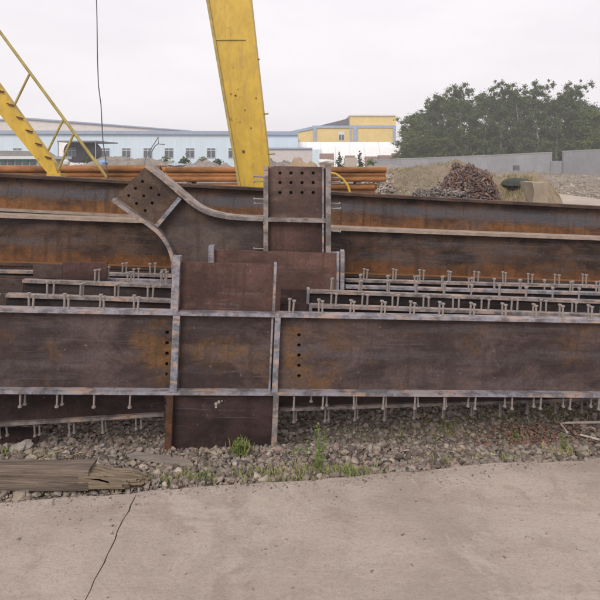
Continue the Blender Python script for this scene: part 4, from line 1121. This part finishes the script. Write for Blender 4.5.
def make_tree(h_, wr, seed, mat, bark, n=20000, leaf=.24, low=.12):
    rg = np.random.default_rng(seed); random.seed(seed)
    root = thing('tree', '', 'tree'); tr = MB(); lean = rg.normal(0, .04, 2)
    path = [Vector((lean[0]*h_*t*t+.12*math.sin(t*5+seed), lean[1]*h_*t*t, h_*t)) for t in np.linspace(0, .93, 9)]
    tr.tube(path, [max(.02, .018*h_*(1-t)**.8+.015) for t in np.linspace(0, .97, 9)], 8)
    cents = []
    nl = 40
    for k in range(nl):
        t = low+(.97-low)*(k/(nl-1)); i = min(int(t/.93*8), 7); p = path[i].lerp(path[i+1], min(1, t/.93*8-i))
        a = k*2.4+rg.uniform(-.6, .6); q_ = (t-low)/(1-low); env = (.55+.6*q_)*(1-q_**3)**.6+.12
        L = wr*env*rg.uniform(.5, 1.25)
        e = p+Vector((math.cos(a)*L, math.sin(a)*L, L*rg.uniform(.25, .9)))
        if e.z > h_*1.02: e.z = h_*rg.uniform(.9, 1.02)
        mid = p.lerp(e, .5)+Vector((0, 0, -.08*L)); tr.tube([p, mid, e], [.005*h_*(1.1-t), .0035*h_*(1.1-t), .012], 5)
        for q in range(5):
            c = p.lerp(e, rg.uniform(.35, 1.12))+Vector(rg.normal(0, .42, 3)); cents.append((c.x, c.y, c.z, rg.uniform(.14, .40)*wr*.5))
    cents.append((path[-1].x, path[-1].y, path[-1].z, wr*.16))
    tr.build('trunk', bark, root)
    V, Fc, col = crown_mesh(cents, n, leaf, rg); npmesh('crown', V, Fc, mat, root, col)
    return root
protos = [make_tree(13, 2.9, 101, ML[0], M_bark), make_tree(13, 2.5, 102, ML[0], M_bark, 18000), make_tree(12, 3.2, 103, ML[1], M_barkd, 20000), make_tree(9, 2.8, 104, ML[2], M_barkd, 14000, low=.06)]
used = set()
def place(kind_, x, y, h_, label, ref, wsc=1.0, rz=None):
    p = protos[kind_]; o = p if kind_ not in used else copy_tree(p); used.add(kind_)
    s = h_/ref; o.location = (x, y, 0); o.scale = (s*wsc, s*wsc, s); o.rotation_euler = (0, 0, random.uniform(0, 6.28) if rz is None else rz)
    o['label'] = label; o['category'] = 'tree'; o['group'] = 'trees beyond the boundary wall'
ordn = ['first', 'second', 'third', 'fourth', 'fifth', 'sixth', 'seventh', 'eighth', 'ninth', 'tenth', 'eleventh', 'twelfth', 'thirteenth', 'last']
front = [(413, 118, 3, 84), (431, 101, 1, 82), (447, 95, 0, 80), (463, 87, 1, 79), (484, 96, 0, 78), (500, 86, 1, 77), (521, 91, 0, 76), (538, 85, 1, 76), (556, 94, 0, 75), (573, 86, 1, 75), (592, 112, 3, 73), (610, 104, 1, 70), (642, 96, 0, 72), (668, 88, 1, 72)]
for i, (px, ty, k, Y) in enumerate(front):
    place(k, pxx(px, Y), Y, EYE+(HZ-ty)*Y/F, '%s tree, %s from the left in the front row beyond the wall' % (('tall grey green', 'slender grey green', 'dark', 'low yellowish green')[k], ordn[i]), (13, 13, 12, 9)[k], (.92, .85, 1, 1)[k])
back = [(412, 127), (425, 117), (440, 108), (455, 101), (474, 107), (492, 99), (511, 103), (530, 98), (547, 104), (566, 99), (583, 107), (600, 117), (636, 116), (660, 112)]
for i, (px, ty) in enumerate(back):
    Y = 90+(i % 3)*3; place(2, pxx(px, Y), Y, EYE+(HZ-ty)*Y/F, 'dark broad tree, %s from the left in the rear row beyond the wall' % ordn[i], 12, 1.15)
under = [(406, 142), (420, 134), (436, 138), (455, 132), (474, 136), (494, 131), (513, 136), (533, 130), (552, 135), (571, 129), (590, 133), (612, 130), (636, 132), (660, 130)]
for i, (px, ty) in enumerate(under):
    Y = 79.5+(i % 2)*2; place(3, pxx(px, Y), Y, EYE+(HZ-ty)*Y/F, 'short bushy green tree, %s from the left close behind the wall' % ordn[i], 9, 1.7)
def shrub(px, py_top, Y, wpx, label, mat, cone=False, n=900):
    rg = np.random.default_rng(int(px)); hgt = EYE+(HZ-py_top)*Y/F; w = wpx*Y/F/2
    t = thing('shrub', label, 'shrub', Matrix.Translation((pxx(px, Y), Y, 0)))
    cs = [(rg.normal(0, w*.35)*(1-k/12 if cone else 1), rg.normal(0, w*.35), hgt*(k+.5)/12.5, (w*.7*(1.05-k/12) if cone else w*.55)+.03) for k in range(12)]
    V, Fc, col = crown_mesh(cs, n, .012*Y*.35, rg); npmesh('foliage', V, Fc, mat, t, col)
    MB().tube([(0, 0, 0), (0, 0, hgt*.8)], [.05, .02], 6).build('stem', M_barkd, t)
M_con = leafmat('conifer', (.03, .06, .035), (.06, .10, .05))
shrub(339.5, 150, 50, 11, 'dark green conical shrub left of the pale concrete block', M_con, True)
shrub(359.5, 149, 50, 11, 'dark green conical shrub right of the pale concrete block', M_con, True)
for i, (px, ty, w, l) in enumerate(((88, 157, 12, 'dark green shrub between the round tank and the handrail'), (110, 158, 9, 'small shrub right of the black cable'), (149, 159, 9, 'small shrub under the bent bracket'),
                                    (168, 157.5, 14, 'green shrub right of the bent bracket'), (184, 158.5, 14, 'low green shrub below the fourth factory window from the cable'), (205, 158, 14, 'light green shrub left of the crane leg'), (219, 159.5, 10, 'low shrub touching the crane leg'), (372, 161, 12, 'low dull shrub at the left end of the boundary wall'))):
    shrub(px, ty, 52, w, l, ML[2] if i % 2 else ML[1])

# ------------------------------------------------------------ haze
m, nt, b = newmat('haze air'); nt.nodes.remove(b)
pv = N(nt, 'ShaderNodeVolumePrincipled'); pv.inputs['Color'].default_value = (.98, .98, 1, 1); pv.inputs['Density'].default_value = .0016; pv.inputs['Anisotropy'].default_value = .2
nt.links.new(pv.outputs[0], nt.nodes['Material Output'].inputs['Volume'])
hz = MB().box(-520, 520, -60, 620, -2, 20).build('haze', m); kind(hz, 'stuff', 'thin pale haze over the yard', 'haze')
